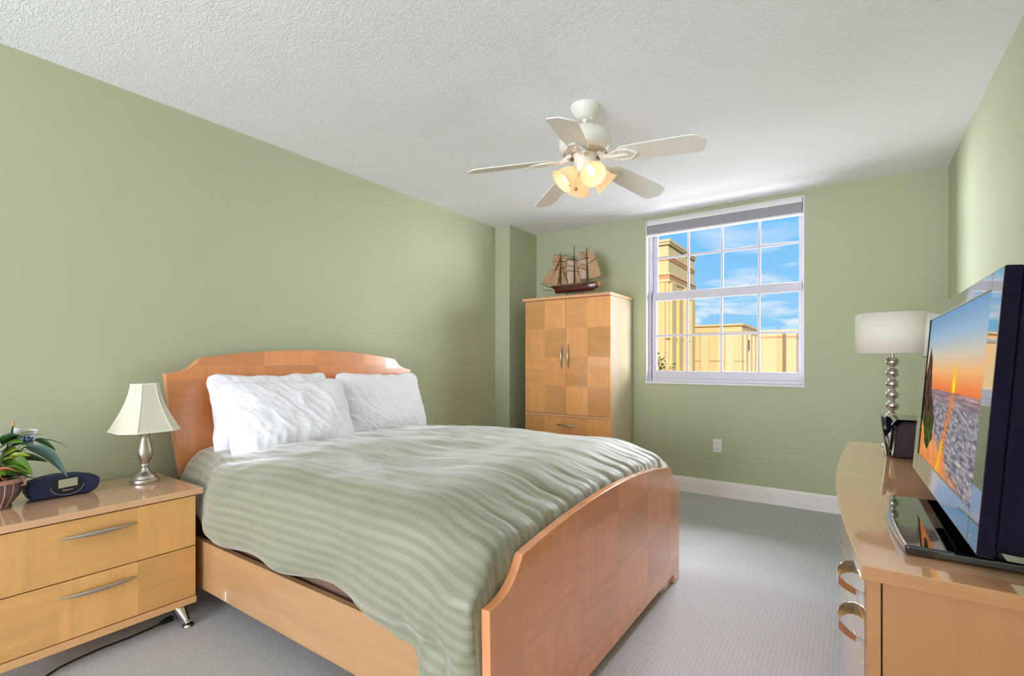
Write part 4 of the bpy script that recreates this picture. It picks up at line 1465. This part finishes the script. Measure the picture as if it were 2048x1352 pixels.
b2 = bldg('building', 'low tan stucco building with flat roof seen through the lower window panes', (-8, 32, GZ))
LZ = 3.12
bx(-14, -5.05, 30, 36.1, GZ, LZ).build('wall', M['stucco'], b2, smooth=False)
cb = MB().box(-14, -4.95, 29.9, 36.1, LZ, LZ + .10)
cb.build('parapet_cap', M['stucco_lt'], b2, smooth=False)
cb = MB().box(-14, -5.02, 29.97, 36.1, LZ - .42, LZ - .36).box(-14, -5.02, 29.97, 36.1, -.9, -.82).box(-14, -5.03, 29.98, 36.1, 1.1, 1.13)
cb.build('joint', M['stucco_dk'], b2, smooth=False)
cb = MB()
for k in range(6):
    x = -5.9 - k * 1.35
    cb.box(x, x + .45, 29.86, 30, GZ, LZ - .42)
for k in range(4):
    y = 30.6 + k * 1.5
    cb.box(-5.05, -4.93, y, y + .6, GZ, LZ - .42)
cb.build('pilaster', M['stucco_lt'], b2, smooth=False)
bx(-5.06, -4.98, 31.6, 32.1, 1.75, 2.35).build('window', M['slot'], b2, smooth=False)
b3 = bldg('building', 'plain tan stucco block seen in the lower right panes of the window', (-4, 38, GZ))
bx(-5.03, -2.90, 36.12, 42, GZ, 3.05).build('wall', M['stucco_lt'], b3, smooth=False)
bx(-4.94, -2.80, 36.11, 42, 3.05, 3.16).build('parapet_cap', M['stucco_lt'], b3, smooth=False)
bx(-4.94, -2.87, 36.105, 42, 2.62, 2.72).build('band', M['stucco_or'], b3, smooth=False)
bx(-3.62, -3.46, 35.98, 36.1, GZ, 2.95).build('downpipe', M['stucco_dk'], b3, smooth=False)


def tree(name, label, cat, x, y, ztop, rad, n, base=GZ, sz=.14):
    t_ = thing(name, label, cat, (x, y, base))
    MB().tube([(x, y, base), (x + .1, y, (base + ztop) / 2), (x, y, ztop - rad)], [.12, .08, .04], 8).build('trunk', M['spar'], t_)
    r_ = random.Random(int(abs(x) * 10))
    tw = MB(); lf = MB()
    for k in range(n):
        th = r_.uniform(0, 2 * PI); ph = r_.uniform(.0, 1.35)
        L_ = rad * r_.uniform(.5, 1)
        e = Vector((x + L_ * math.cos(th) * math.sin(ph), y + L_ * math.sin(th) * math.sin(ph), ztop - rad + L_ * math.cos(ph)))
        tw.tube([(x, y, ztop - rad), e], [.02 * rad, .006 * rad], 5)
        for j in range(7):
            c_ = Vector((x, y, ztop - rad)).lerp(e, r_.uniform(.45, 1.05)) + Vector((r_.uniform(-1, 1), r_.uniform(-1, 1), r_.uniform(-1, 1))) * .12 * rad
            leaf(lf, c_, c_ + Vector((r_.uniform(-1, 1), r_.uniform(-1, 1), r_.uniform(-.6, .6))).normalized() * sz, sz * .5, .01)
    tw.build('branches', M['spar'], t_)
    o = lf.build('foliage', M['leaf_out'], t_)
    return t_


M['leaf_out'] = plain('sunlit_leaf', lin(128, 138, 62), .6, var=.5)
tree('tree', 'sparse leafy treetop at the lower left of the window', 'tree', -3.62, 10.6, 1.42, .62, 34, sz=.10)
tree('tree', 'green tree beyond the tan block at the right of the window', 'tree', -1.65, 40.0, 1.6, 1.1, 50, sz=.3)
